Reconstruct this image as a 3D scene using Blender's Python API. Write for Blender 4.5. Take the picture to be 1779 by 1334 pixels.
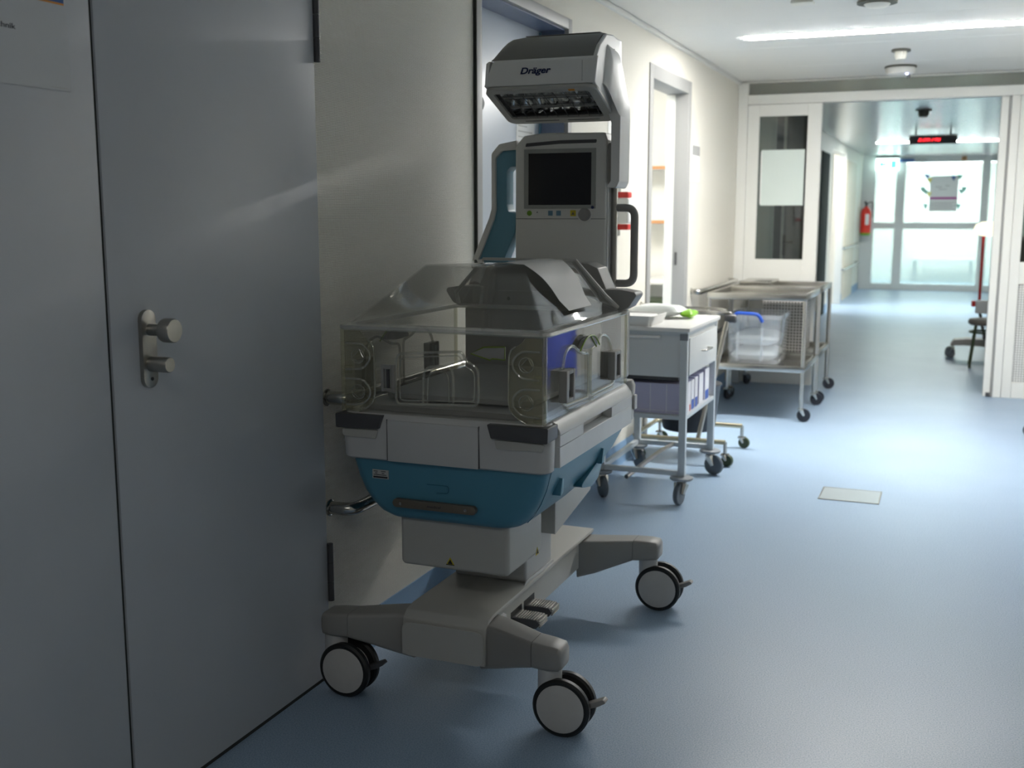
import bpy, bmesh, math, random
from mathutils import Vector, Matrix

random.seed(7)
for o in list(bpy.data.objects):
    bpy.data.objects.remove(o, do_unlink=True)
scn = bpy.context.scene
COL = scn.collection
PI = math.pi

# ------------------------------------------------------------------ camera
cam_d = bpy.data.cameras.new('camera')
cam = bpy.data.objects.new('camera', cam_d)
COL.objects.link(cam)
cam_d.sensor_fit = 'HORIZONTAL'
cam_d.sensor_width = 36.0
cam_d.lens = 1902.0 / 1779.0 * 36.0
cam_d.clip_start = 0.05
cam_d.clip_end = 100
cam.location = (0, 0, 1.30)
cam.rotation_euler = (math.radians(90 - 8.85), 0, math.radians(22.0))
cam_d.dof.use_dof = True
cam_d.dof.focus_distance = 2.85
cam_d.dof.aperture_fstop = 4.2
scn.camera = cam

# ------------------------------------------------------------------ world, exposure
world = bpy.data.worlds.new('world')
scn.world = world
world.use_nodes = True
world.node_tree.nodes['Background'].inputs[0].default_value = (0.75, 0.85, 1.0, 1)
world.node_tree.nodes['Background'].inputs[1].default_value = 0.05
vs = scn.view_settings
vs.view_transform = 'Standard'
vs.look = 'None'
vs.gamma = 1.0
vs.use_curve_mapping = False
vs.exposure = 1.7
LAMP_NEAR = 44.0     # strength of the ceiling light bar before the glazed partition
LAMP_FAR = 36.0      # light bar in the far corridor
LAMP_ROOM = 7.0     # lamps of the side rooms and of the lobby behind the end doors
LAMP_FILL = 4.3      # added fill light bar, unseen behind the camera, brightens the near end


# ------------------------------------------------------------------ materials
def newmat(name):
    m = bpy.data.materials.new(name)
    m.use_nodes = True
    return m, m.node_tree.nodes, m.node_tree.links


def mat(name, col, rough=0.5, metal=0.0, spec=0.5, noise=0.0, nscale=300.0, bump=0.0, coat=0.0):
    m, n, l = newmat(name)
    b = n['Principled BSDF']
    b.inputs['Base Color'].default_value = (*col, 1)
    b.inputs['Roughness'].default_value = rough
    b.inputs['Metallic'].default_value = metal
    b.inputs['Specular IOR Level'].default_value = spec
    b.inputs['Coat Weight'].default_value = coat
    if noise or bump:
        tc = n.new('ShaderNodeTexCoord')
        t = n.new('ShaderNodeTexNoise')
        t.inputs['Scale'].default_value = nscale
        t.inputs['Detail'].default_value = 3
        l.new(tc.outputs['Object'], t.inputs['Vector'])
        if noise:
            mx = n.new('ShaderNodeMix')
            mx.data_type = 'RGBA'
            mx.inputs['A'].default_value = (*[c * (1 - noise) for c in col], 1)
            mx.inputs['B'].default_value = (*[min(1, c * (1 + noise)) for c in col], 1)
            l.new(t.outputs['Fac'], mx.inputs['Factor'])
            l.new(mx.outputs['Result'], b.inputs['Base Color'])
        if bump:
            bp = n.new('ShaderNodeBump')
            bp.inputs['Strength'].default_value = bump
            bp.inputs['Distance'].default_value = 0.001
            l.new(t.outputs['Fac'], bp.inputs['Height'])
            l.new(bp.outputs['Normal'], b.inputs['Normal'])
    return m


def emit(name, col, s):
    m, n, l = newmat(name)
    b = n['Principled BSDF']
    b.inputs['Base Color'].default_value = (*col, 1)
    b.inputs['Emission Color'].default_value = (*col, 1)
    b.inputs['Emission Strength'].default_value = s
    return m


def clear(name, tint=(0.97, 0.97, 0.95), ior=1.45, haze=0.03, rough=0.03, hazecol=(0.8, 0.8, 0.75)):
    """clear plastic or thin glass: straight-through light, Fresnel reflection, a little haze"""
    m, n, l = newmat(name)
    n.remove(n['Principled BSDF'])
    out = n['Material Output']
    tr = n.new('ShaderNodeBsdfTransparent')
    tr.inputs[0].default_value = (*tint, 1)
    df = n.new('ShaderNodeBsdfDiffuse')
    df.inputs[0].default_value = (*hazecol, 1)
    gl = n.new('ShaderNodeBsdfGlossy')
    gl.inputs['Roughness'].default_value = rough
    gl.inputs[0].default_value = (1, 1, 1, 1)
    f0 = ((ior - 1) / (ior + 1)) ** 2          # Schlick's Fresnel, the same from both sides of the sheet
    lw = n.new('ShaderNodeLayerWeight')
    lw.inputs['Blend'].default_value = 0.5
    pw = n.new('ShaderNodeMath')
    pw.operation = 'POWER'
    pw.inputs[1].default_value = 5.0
    l.new(lw.outputs['Facing'], pw.inputs[0])
    fr = n.new('ShaderNodeMath')
    fr.operation = 'MULTIPLY_ADD'
    fr.inputs[1].default_value = 1 - f0
    fr.inputs[2].default_value = f0
    l.new(pw.outputs[0], fr.inputs[0])
    m1 = n.new('ShaderNodeMixShader')
    m1.inputs[0].default_value = haze
    m2 = n.new('ShaderNodeMixShader')
    l.new(tr.outputs[0], m1.inputs[1])
    l.new(df.outputs[0], m1.inputs[2])
    l.new(fr.outputs[0], m2.inputs[0])
    l.new(m1.outputs[0], m2.inputs[1])
    l.new(gl.outputs[0], m2.inputs[2])
    l.new(m2.outputs[0], out.inputs[0])
    return m


def wall_mat(name, col):
    """painted woven glass-fibre wallpaper: staggered raised stitches"""
    m, n, l = newmat(name)
    b = n['Principled BSDF']
    b.inputs['Base Color'].default_value = (*col, 1)
    b.inputs['Roughness'].default_value = 0.42
    b.inputs['Specular IOR Level'].default_value = 0.35
    tc = n.new('ShaderNodeTexCoord')
    sp = n.new('ShaderNodeSeparateXYZ')
    l.new(tc.outputs['Object'], sp.inputs[0])

    def math_(op, a, bb=None):
        q = n.new('ShaderNodeMath')
        q.operation = op
        for i, v in enumerate((a, bb)):
            if v is None:
                continue
            if isinstance(v, (int, float)):
                q.inputs[i].default_value = v
            else:
                l.new(v, q.inputs[i])
        return q.outputs[0]
    u = math_('MULTIPLY', math_('ADD', sp.outputs[1], sp.outputs[0]), 2 * PI / 0.011)
    w = math_('MULTIPLY', sp.outputs[2], 2 * PI / 0.0085)
    s1 = math_('SINE', math_('ADD', u, w))
    s2 = math_('SINE', math_('SUBTRACT', u, w))
    h = math_('MULTIPLY', s1, s2)
    nz = n.new('ShaderNodeTexNoise')
    nz.inputs['Scale'].default_value = 160
    l.new(tc.outputs['Object'], nz.inputs['Vector'])
    h2 = math_('ADD', h, math_('MULTIPLY', nz.outputs['Fac'], 0.8))
    bp = n.new('ShaderNodeBump')
    bp.inputs['Strength'].default_value = 0.7
    bp.inputs['Distance'].default_value = 0.0014
    l.new(h2, bp.inputs['Height'])
    l.new(bp.outputs['Normal'], b.inputs['Normal'])
    return m


def floor_mat(name):
    m, n, l = newmat(name)
    b = n['Principled BSDF']
    b.inputs['Specular IOR Level'].default_value = 0.5
    tc = n.new('ShaderNodeTexCoord')
    nz = n.new('ShaderNodeTexNoise')
    nz.inputs['Scale'].default_value = 260
    nz.inputs['Detail'].default_value = 4
    l.new(tc.outputs['Object'], nz.inputs['Vector'])
    cr = n.new('ShaderNodeValToRGB')
    cr.color_ramp.elements[0].position = 0.30
    cr.color_ramp.elements[0].color = (0.185, 0.285, 0.42, 1)
    cr.color_ramp.elements[1].position = 0.62
    cr.color_ramp.elements[1].color = (0.36, 0.465, 0.59, 1)
    l.new(nz.outputs['Fac'], cr.inputs[0])
    l.new(cr.outputs[0], b.inputs['Base Color'])
    n2 = n.new('ShaderNodeTexNoise')
    n2.inputs['Scale'].default_value = 3
    n2.inputs['Detail'].default_value = 5
    l.new(tc.outputs['Object'], n2.inputs['Vector'])
    mr = n.new('ShaderNodeMapRange')
    mr.inputs['To Min'].default_value = 0.31
    mr.inputs['To Max'].default_value = 0.44
    l.new(n2.outputs['Fac'], mr.inputs['Value'])
    l.new(mr.outputs[0], b.inputs['Roughness'])
    bp = n.new('ShaderNodeBump')
    bp.inputs['Strength'].default_value = 0.12
    bp.inputs['Distance'].default_value = 0.0006
    l.new(nz.outputs['Fac'], bp.inputs['Height'])
    l.new(bp.outputs['Normal'], b.inputs['Normal'])
    return m


def dots_mat(name, base, dark, pitch):
    """sheet metal with a regular grid of punched holes"""
    m, n, l = newmat(name)
    b = n['Principled BSDF']
    b.inputs['Roughness'].default_value = 0.4
    tc = n.new('ShaderNodeTexCoord')
    sp = n.new('ShaderNodeSeparateXYZ')
    l.new(tc.outputs['Object'], sp.inputs[0])
    ad = n.new('ShaderNodeMath')
    ad.operation = 'ADD'
    l.new(sp.outputs[0], ad.inputs[0])
    l.new(sp.outputs[1], ad.inputs[1])
    outs = []
    for src in (ad.outputs[0], sp.outputs[2]):
        a = n.new('ShaderNodeMath')
        a.operation = 'MULTIPLY'
        a.inputs[1].default_value = 2 * PI / pitch
        l.new(src, a.inputs[0])
        s = n.new('ShaderNodeMath')
        s.operation = 'SINE'
        l.new(a.outputs[0], s.inputs[0])
        g = n.new('ShaderNodeMath')
        g.operation = 'GREATER_THAN'
        g.inputs[1].default_value = -0.1
        l.new(s.outputs[0], g.inputs[0])
        outs.append(g.outputs[0])
    mu = n.new('ShaderNodeMath')
    mu.operation = 'MULTIPLY'
    l.new(outs[0], mu.inputs[0])
    l.new(outs[1], mu.inputs[1])
    mx = n.new('ShaderNodeMix')
    mx.data_type = 'RGBA'
    mx.inputs['A'].default_value = (*base, 1)
    mx.inputs['B'].default_value = (*dark, 1)
    l.new(mu.outputs[0], mx.inputs['Factor'])
    l.new(mx.outputs['Result'], b.inputs['Base Color'])
    return m


M = dict(
    lamp_lobby=emit('lamp_lobby', (0.95, 1.0, 0.99), 6.5),
    alu=mat('pale_grey_frame', (0.66, 0.68, 0.665), 0.45),
    plate_floor=mat('floor_plate_steel', (0.40, 0.45, 0.47), 0.38, 0.5),
    pane_dark=clear('tinted_window_glass', (0.62, 0.65, 0.63), 1.5, 0.0, 0.01),
    rail=mat('polished_rail', (0.47, 0.46, 0.43), 0.16, 1.0),
    sheet_grey=mat('notice_sheet', (0.56, 0.575, 0.59), 0.45),
    leaf_grey=mat('far_grey_door', (0.20, 0.215, 0.23), 0.5),
    wall=wall_mat('woven_wall_paint', (0.80, 0.77, 0.685)),
    wall_plain=mat('plain_wall_paint', (0.80, 0.785, 0.73), 0.55),
    floor=floor_mat('blue_linoleum'),
    skirting=mat('blue_skirting_vinyl', (0.20, 0.33, 0.50), 0.4, noise=0.1, nscale=200),
    ceil=mat('white_ceiling_panel', (0.78, 0.775, 0.74), 0.5),
    ceil_metal=mat('metal_ceiling_panel', (0.60, 0.64, 0.64), 0.20, 0.6),
    shadow_gap=mat('dark_gap', (0.03, 0.03, 0.03), 0.8),
    door=mat('grey_blue_door', (0.465, 0.485, 0.515), 0.38, noise=0.03, nscale=6),
    door2=mat('pale_blue_door', (0.60, 0.655, 0.72), 0.3),
    frame_grey=mat('grey_frame', (0.33, 0.33, 0.32), 0.45),
    frame_dark=mat('dark_seam_shade', (0.02, 0.025, 0.02), 0.6),  # dark tone for the leaf seam and the frame's painted side shade
    jamb_blue=mat('dark_blue_jamb', (0.13, 0.16, 0.24), 0.3),
    steel=mat('brushed_steel', (0.50, 0.485, 0.45), 0.25, 1.0),
    steel_dark=mat('dark_steel', (0.40, 0.385, 0.35), 0.33, 1.0),
    chrome=mat('chrome', (0.75, 0.75, 0.74), 0.10, 1.0),
    brass=mat('yellow_zinc_tube', (0.50, 0.46, 0.33), 0.35, 1.0),
    part_white=mat('white_partition', (0.78, 0.78, 0.74), 0.45),
    glass=clear('window_glass', (0.86, 0.90, 0.88), 1.5, 0.0, 0.01),
    glass_smoke=clear('transom_glass', (0.62, 0.63, 0.58), 1.5, 0.40, 0.02, (0.52, 0.52, 0.47)),
    frost=clear('frosted_end_glass', (0.78, 0.86, 0.85), 1.45, 0.35, 0.1, (0.8, 0.88, 0.88)),
    lamp=emit('lamp_near', (1.0, 0.985, 0.95), LAMP_NEAR),
    lamp_far=emit('lamp_far', (0.95, 1.0, 0.99), LAMP_FAR),
    lamp_room=emit('lamp_room', (1.0, 0.99, 0.95), LAMP_ROOM),
    lamp_fill=emit('lamp_added_fill', (1.0, 0.985, 0.95), LAMP_FILL),
    led=emit('red_led', (1.0, 0.02, 0.03), 1.6),
    blueled=emit('blue_led', (0.45, 0.5, 1.0), 10.0),
    exit=emit('exit_sign', (0.75, 1.0, 0.93), 1.3),
    exit_green=emit('exit_sign_green', (0.1, 0.75, 0.45), 0.6),
    # incubator
    inc_white_dimmed=mat('incubator_white_dimmed', (0.58, 0.575, 0.565), 0.38, bump=0.08, nscale=900),  # white darkened in colour for the dimmer light low down
    tower_white_lit=mat('tower_white_lit', (0.78, 0.77, 0.73), 0.42, bump=0.08, nscale=900),  # paler copy: the brighter light up high is put into the colour
    heater_white_lit=mat('heater_white_lit', (0.82, 0.81, 0.785), 0.4, bump=0.06, nscale=900),  # white lightened further to carry the upper light in its colour
    arm_blue_lit=mat('arm_blue_lit', (0.15, 0.35, 0.46), 0.38),  # tub blue made lighter on the arm to paint the upper light
    lamp_cream=emit('lamp_cream', (1.0, 0.93, 0.66), 0.5),
    inc_flap=mat('incubator_flap_white', (0.72, 0.72, 0.71), 0.4, noise=0.05, nscale=14),
    inc_beige=mat('incubator_light_grey', (0.50, 0.49, 0.455), 0.42, bump=0.08, nscale=900),
    inc_grey=mat('incubator_grey', (0.315, 0.305, 0.285), 0.42, bump=0.1, nscale=800),
    inc_dark=mat('incubator_dark_grey', (0.075, 0.075, 0.08), 0.42),
    inc_blue=mat('incubator_blue', (0.085, 0.27, 0.38), 0.36, bump=0.06, nscale=900),
    inc_blue_seam_shade=mat('incubator_blue_seam_shade', (0.03, 0.17, 0.25), 0.3),  # deeper blue for seams and for shade painted on the drawer pull
    inc_cover=mat('heater_grey', (0.24, 0.235, 0.22), 0.5, bump=0.1, nscale=900),
    black=mat('black_rubber', (0.012, 0.013, 0.013), 0.45),
    screen=mat('black_screen', (0.008, 0.008, 0.010), 0.12),
    bezel=mat('bezel_grey', (0.36, 0.365, 0.34), 0.4),
    wheel_cover=mat('wheel_cover_grey', (0.60, 0.58, 0.555), 0.5, noise=0.06, nscale=30),
    hood=clear('clear_hood', (0.965, 0.965, 0.95), 1.5, 0.012, 0.02, (0.7, 0.69, 0.64)),
    canopy=clear('clear_canopy', (0.95, 0.95, 0.94), 1.78, 0.012, 0.035, (0.7, 0.69, 0.66)),
    hood_edge=clear('clear_edge', (0.88, 0.875, 0.82), 1.95, 0.20, 0.05, (0.86, 0.85, 0.78)),
    rim_clear=clear('clear_rim', (0.86, 0.86, 0.84), 2.1, 0.30, 0.06, (0.82, 0.82, 0.80)),
    hood_thick=clear('clear_thick', (0.90, 0.89, 0.80), 1.6, 0.075, 0.05, (0.78, 0.74, 0.56)),
    green=mat('green_plastic', (0.20, 0.30, 0.02), 0.4),
    green2=mat('bright_green', (0.18, 0.38, 0.02), 0.4),
    yellow=mat('yellow_button', (0.62, 0.50, 0.02), 0.4),
    blue_btn=mat('blue_button', (0.13, 0.26, 0.36), 0.4),
    navy=mat('navy_print', (0.008, 0.018, 0.085), 0.5),
    print_dark=mat('dark_print', (0.02, 0.02, 0.025), 0.6),
    plate=mat('name_plate', (0.17, 0.145, 0.115), 0.45, 0.3),
    paper=mat('paper', (0.82, 0.82, 0.80), 0.7),
    paper_grey=mat('grey_paper', (0.52, 0.52, 0.50), 0.6),
    paper_green=mat('pale_green_paper', (0.68, 0.76, 0.72), 0.6),
    reflector=mat('reflector', (0.86, 0.89, 0.90), 0.2, 1.0),
    ceramic=mat('ceramic', (0.30, 0.30, 0.28), 0.4),
    mattress=mat('mattress_cover', (0.33, 0.33, 0.32), 0.6),
    # carts
    cart_white=mat('cart_white', (0.66, 0.67, 0.66), 0.42),
    cart_post=mat('cart_post', (0.58, 0.62, 0.64), 0.35, 0.2),
    cart_top=mat('cart_top', (0.78, 0.77, 0.74), 0.4),
    cart_grey=mat('cart_bumper_grey', (0.24, 0.26, 0.28), 0.5),
    tyre=mat('grey_tyre', (0.11, 0.13, 0.15), 0.5),
    carton=mat('lilac_carton', (0.54, 0.52, 0.69), 0.55),
    carton_white=mat('white_carton', (0.80, 0.80, 0.84), 0.55),
    royal=mat('royal_blue', (0.015, 0.075, 0.42), 0.4),
    red=mat('red_plastic', (0.62, 0.03, 0.025), 0.35),
    ext_red=mat('extinguisher_red', (0.75, 0.035, 0.02), 0.3),
    bin_black=mat('black_bin', (0.016, 0.018, 0.026), 0.4),
    box_clear=clear('storage_box', (0.90, 0.92, 0.94), 1.45, 0.20, 0.08, (0.80, 0.82, 0.84)),
    cloth=mat('white_cloth', (0.88, 0.87, 0.82), 0.8, noise=0.06, nscale=20),
    lime=mat('lime_print', (0.28, 0.62, 0.03), 0.4),
    foil=mat('packet_film', (0.78, 0.82, 0.80), 0.3),
    perf=dots_mat('perforated_steel', (0.42, 0.40, 0.37), (0.02, 0.02, 0.02), 0.021),
    vent=dots_mat('vent_mesh', (0.70, 0.70, 0.68), (0.18, 0.18, 0.17), 0.017),
    wood=mat('orange_wood', (0.55, 0.26, 0.10), 0.4, noise=0.2, nscale=30),
    beige=mat('beige_door', (0.66, 0.60, 0.48), 0.5),
    dark_door=mat('dark_doorway', (0.05, 0.06, 0.055), 0.9, spec=0.05),
    green_box=mat('dark_green_crate', (0.04, 0.09, 0.06), 0.5),
    stool_seat=mat('stool_seat', (0.16, 0.14, 0.12), 0.5),
    stool_leg=mat('dark_green_leg', (0.03, 0.05, 0.015), 0.35),
    cream=mat('cream_cushion', (0.85, 0.80, 0.52), 0.5),
    magenta=mat('magenta_print', (0.40, 0.03, 0.27), 0.5),
    teal=mat('teal_flag', (0.10, 0.35, 0.30), 0.6),
    flag_yellow=mat('yellow_flag', (0.70, 0.60, 0.10), 0.6),
    flag_blue=mat('blue_flag', (0.05, 0.12, 0.32), 0.6),
    orange=mat('orange_print', (0.75, 0.30, 0.04), 0.6),
    detector=mat('detector_white', (0.80, 0.79, 0.72), 0.5),
    detector_dark=mat('detector_grey', (0.12, 0.12, 0.10), 0.5),
    bag_blue=mat('blue_sack', (0.05, 0.075, 0.40), 0.5),
)


# ------------------------------------------------------------------ geometry helpers
def rrect(x0, x1, y0, y1, r, n=6):
    pts = []
    r = min(r, (x1 - x0) / 2 - 1e-5, (y1 - y0) / 2 - 1e-5)
    for cx, cy, a0 in ((x1 - r, y0 + r, -PI / 2), (x1 - r, y1 - r, 0), (x0 + r, y1 - r, PI / 2), (x0 + r, y0 + r, PI)):
        for i in range(n + 1):
            a = a0 + PI / 2 * i / n
            pts.append((cx + r * math.cos(a), cy + r * math.sin(a)))
    return pts


def rpoly(pts, r, n=4):
    """round the corners of a 2-D polygon; r is a number or one per corner"""
    out = []
    k = len(pts)
    for i in range(k):
        p = Vector(pts[i])
        a = Vector(pts[i - 1]) - p
        b = Vector(pts[(i + 1) % k]) - p
        ri = r[i] if isinstance(r, (list, tuple)) else r
        if ri <= 0:
            out.append(tuple(p))
            continue
        la, lb = a.length, b.length
        ang = a.angle(b)
        d = min(ri / max(math.tan(ang / 2), 1e-4), la * 0.45, lb * 0.45)
        pa = p + a / la * d
        pb = p + b / lb * d
        for j in range(n + 1):
            t = j / n
            q = pa * (1 - t) ** 2 + p * 2 * t * (1 - t) + pb * t * t
            out.append(tuple(q))
    return out


def rpath(pts, r, n=5):
    """round the inner corners of an open 3-D path"""
    out = [Vector(pts[0])]
    for i in range(1, len(pts) - 1):
        p = Vector(pts[i])
        a = Vector(pts[i - 1]) - p
        b = Vector(pts[i + 1]) - p
        d = min(r, a.length * 0.48, b.length * 0.48)
        pa = p + a.normalized() * d
        pb = p + b.normalized() * d
        for j in range(n + 1):
            t = j / n
            out.append(pa * (1 - t) ** 2 + p * 2 * t * (1 - t) + pb * t * t)
    out.append(Vector(pts[-1]))
    return out


class B:
    def __init__(self):
        self.bm = bmesh.new()

    def loft(self, rings, cap=True):
        vr = [[self.bm.verts.new(p) for p in ring] for ring in rings]
        k = len(vr[0])
        for a, b in zip(vr, vr[1:]):
            for i in range(k):
                self.bm.faces.new((a[i], a[(i + 1) % k], b[(i + 1) % k], b[i]))
        if cap:
            self.bm.faces.new(list(reversed(vr[0])))
            self.bm.faces.new(vr[-1])
        return self

    def box(self, x0, x1, y0, y1, z0, z1):
        return self.loft([[(x0, y0, z), (x1, y0, z), (x1, y1, z), (x0, y1, z)] for z in (z0, z1)])

    def prism(self, pts, axis, a, b):
        def pt(p, d):
            if axis == 'x':
                return (d, p[0], p[1])
            if axis == 'y':
                return (p[0], d, p[1])
            return (p[0], p[1], d)
        return self.loft([[pt(p, a) for p in pts], [pt(p, b) for p in pts]])

    def tube(self, path, r, n=10, closed=False):
        P = [Vector(p) for p in path]
        k = len(P)
        T = []
        for i in range(k):
            if closed:
                t = P[(i + 1) % k] - P[i - 1]
            else:
                t = P[min(i + 1, k - 1)] - P[max(i - 1, 0)]
            T.append(t.normalized())
        up = Vector((0, 0, 1)) if abs(T[0].z) < 0.9 else Vector((1, 0, 0))
        N = T[0].cross(up).normalized()
        rings = []
        for i in range(k):
            N = (N - T[i] * N.dot(T[i])).normalized()
            Bn = T[i].cross(N)
            ri = r[i] if isinstance(r, (list, tuple)) else r
            rings.append([P[i] + (N * math.cos(2 * PI * j / n) + Bn * math.sin(2 * PI * j / n)) * ri for j in range(n)])
        if closed:
            rings.append(rings[0])
            vr = [[self.bm.verts.new(p) for p in ring] for ring in rings[:-1]]
            vr.append(vr[0])
            for a, b in zip(vr, vr[1:]):
                for j in range(n):
                    self.bm.faces.new((a[j], a[(j + 1) % n], b[(j + 1) % n], b[j]))
            return self
        return self.loft(rings)

    def cyl(self, p0, p1, r, n=20, r2=None):
        return self.tube([p0, p1], [r, r if r2 is None else r2], n)

    def lathe(self, prof, c, axis='z', n=28):
        rings = []
        for rr, h in prof:
            ring = []
            for j in range(n):
                a = 2 * PI * j / n
                u, v = rr * math.cos(a), rr * math.sin(a)
                if axis == 'z':
                    p = (c[0] + u, c[1] + v, c[2] + h)
                elif axis == 'y':
                    p = (c[0] + u, c[1] + h, c[2] + v)
                else:
                    p = (c[0] + h, c[1] + u, c[2] + v)
                ring.append(p)
            rings.append(ring)
        return self.loft(rings)

    def ring_lathe(self, prof, c, axis='z', n=28):
        """a closed profile swept round: a torus-like part"""
        vr = []
        for j in range(n):
            a = 2 * PI * j / n
            ring = []
            for rr, h in prof:
                u, v = rr * math.cos(a), rr * math.sin(a)
                p = {'z': (c[0] + u, c[1] + v, c[2] + h), 'y': (c[0] + u, c[1] + h, c[2] + v), 'x': (c[0] + h, c[1] + u, c[2] + v)}[axis]
                ring.append(self.bm.verts.new(p))
            vr.append(ring)
        k = len(prof)
        for j in range(n):
            a, b = vr[j], vr[(j + 1) % n]
            for i in range(k):
                self.bm.faces.new((a[i], a[(i + 1) % k], b[(i + 1) % k], b[i]))
        return self

    def quadgrid(self, fn, nu, nv):
        g = [[self.bm.verts.new(fn(i / nu, j / nv)) for j in range(nv + 1)] for i in range(nu + 1)]
        for i in range(nu):
            for j in range(nv):
                self.bm.faces.new((g[i][j], g[i + 1][j], g[i + 1][j + 1], g[i][j + 1]))
        return self

    def build(self, name, m, parent=None, bevel=0.0, seg=2, ang=38, solid=0.0):
        bm = self.bm
        bmesh.ops.recalc_face_normals(bm, faces=bm.faces[:])
        if solid:
            bmesh.ops.solidify(bm, geom=bm.faces[:], thickness=solid)
        if bevel > 0:
            es = [e for e in bm.edges if len(e.link_faces) == 2 and e.calc_face_angle(0) > math.radians(30)]
            if es:
                bmesh.ops.bevel(bm, geom=es, offset=bevel, segments=seg, affect='EDGES', profile=0.6, clamp_overlap=True)
        bm.normal_update()
        lim = math.radians(ang)
        for f in bm.faces:
            f.smooth = True
        for e in bm.edges:
            if len(e.link_faces) == 2 and e.calc_face_angle(0) > lim:
                e.smooth = False
        me = bpy.data.meshes.new(name)
        bm.to_mesh(me)
        bm.free()
        me.materials.append(M[m] if isinstance(m, str) else m)
        o = bpy.data.objects.new(name, me)
        COL.objects.link(o)
        if parent:
            o.parent = parent
        return o


def bx(name, m, x0, x1, y0, y1, z0, z1, parent=None, bevel=0.0, seg=2):
    return B().box(x0, x1, y0, y1, z0, z1).build(name, m, parent, bevel, seg)


def empty(name, loc, label, cat, group=None, rotz=0.0):
    o = bpy.data.objects.new(name, None)
    o.empty_display_size = 0.1
    COL.objects.link(o)
    o.location = loc
    o.rotation_euler = (0, 0, rotz)
    return tag(o, label, cat, group)


def tag(o, label=None, cat=None, group=None, kind=None):
    if label:
        o['label'] = label
    if cat:
        o['category'] = cat
    if group:
        o['group'] = group
    if kind:
        o['kind'] = kind
    return o


def struct(o):
    o['kind'] = 'structure'
    return o


def copy_tree(src, parent=None):
    c = src.copy()
    COL.objects.link(c)
    c.parent = parent
    for ch in src.children:
        copy_tree(ch, c)
    return c


def text(name, body, m, size, loc, rot, parent=None, shear=0.0, depth=0.0004, width=None, offset=0.0):
    cu = bpy.data.curves.new(name, 'FONT')
    cu.body = body
    cu.size = size
    cu.shear = shear
    cu.extrude = depth
    cu.offset = offset
    cu.align_x = 'CENTER'
    cu.align_y = 'CENTER'
    t = bpy.data.objects.new(name + '_curve', cu)
    COL.objects.link(t)
    bpy.context.view_layer.update()
    dg = bpy.context.evaluated_depsgraph_get()
    me = bpy.data.meshes.new_from_object(t.evaluated_get(dg))
    bpy.data.objects.remove(t, do_unlink=True)
    bpy.data.curves.remove(cu)
    if width:
        xs = [v.co.x for v in me.vertices]
        s = width / (max(xs) - min(xs))
        for v in me.vertices:
            v.co.x *= s
    me.materials.clear()
    me.materials.append(M[m])
    me.name = name
    o = bpy.data.objects.new(name, me)
    COL.objects.link(o)
    o.location = loc
    o.rotation_euler = rot
    if parent:
        o.parent = parent
    return o


ROT_FACE_CAM = (PI / 2, 0, 0)          # text standing upright and read from -y
ROT_FACE_RIGHT = (PI / 2, 0, PI / 2)   # text standing upright and read from +x

# ------------------------------------------------------------------ the corridor
WX = -1.586      # left wall plane
RX = 0.95        # right wall plane
CZ = 2.27        # ceiling
PY = 8.45        # glazed partition
EY = 20.0        # end doors
D1 = (3.575, 4.582)    # recessed door
D2 = (5.89, 6.875)     # open doorway to the store room
D3 = (13.9, 14.75)     # dark doorway in the far corridor
D4 = (15.15, 16.5)     # brightly lit doorway in the far corridor

struct(bx('floor', 'floor', -1.75, RX + 0.15, -4.2, 23.2, -0.12, 0.0))


def wall_with_holes(name, m, x0, x1, y0, y1, z1, holes):
    b = B()
    y = y0
    for a, c, h in sorted(holes):
        b.box(x0, x1, y, a, 0, z1)
        b.box(x0, x1, a, c, h, z1)
        y = c
    b.box(x0, x1, y, y1, 0, z1)
    return struct(b.build(name, m))


wall_with_holes('wall_left', 'wall', WX - 0.115, WX, -4.2, EY + 0.1, CZ + 0.1, [
    (D1[0] + 0.02, D1[1] - 0.02, 2.09), (D2[0] + 0.03, D2[1] - 0.03, 2.07), (D4[0], D4[1], 2.14)])
struct(bx('wall_right', 'wall_plain', RX, RX + 0.12, -4.2, EY + 3, 0, CZ + 0.1))
struct(bx('wall_back', 'wall_plain', WX - 0.115, RX + 0.12, -4.32, -4.2, 0, CZ + 0.1))

# ceiling: carrier slab with single panels
ce = struct(bx('ceiling', 'ceil', -1.75, RX + 0.15, -4.2, 23.2, CZ + 0.02, CZ + 0.14))
pm = None
yy = -4.0
while yy < PY - 0.1:
    y1 = min(yy + 0.9, PY - 0.0)
    p = bx('ceiling_panel', 'ceil', WX + 0.03, RX - 0.01, yy + 0.002, y1 - 0.002, CZ, CZ + 0.019, ce, 0.002, 1)
    yy += 0.9
p0 = None
k = 0
yy = PY + 0.12
while yy < EY:
    if p0 is None:
        p0 = bx('metal_ceiling_panel', 'ceil_metal', WX + 0.02, RX - 0.01, yy + 0.011, yy + 0.189, CZ, CZ + 0.019, ce, 0.008, 2)
        base = yy
    else:
        c = p0.copy()
        COL.objects.link(c)
        c.parent = ce
        c.location.y = yy - base
    yy += 0.20
struct(B().box(WX, WX + 0.022, -4.2, PY, CZ - 0.018, CZ + 0.02).build('trim_1', 'ceil'))

# skirting of the left wall, cut at the doors
segs = [(2.56, D1[0] - 0.005), (D1[1] + 0.005, D2[0] - 0.005), (D2[1] + 0.005, D4[0]), (D4[1], EY)]
b = B()
for a, c in segs:
    b.prism([(WX, 0.0), (WX + 0.014, 0.0), (WX + 0.006, 0.02), (WX + 0.004, 0.112), (WX, 0.112)], 'y', a, c)
struct(b.build('baseboard_left', 'skirting'))

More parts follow.
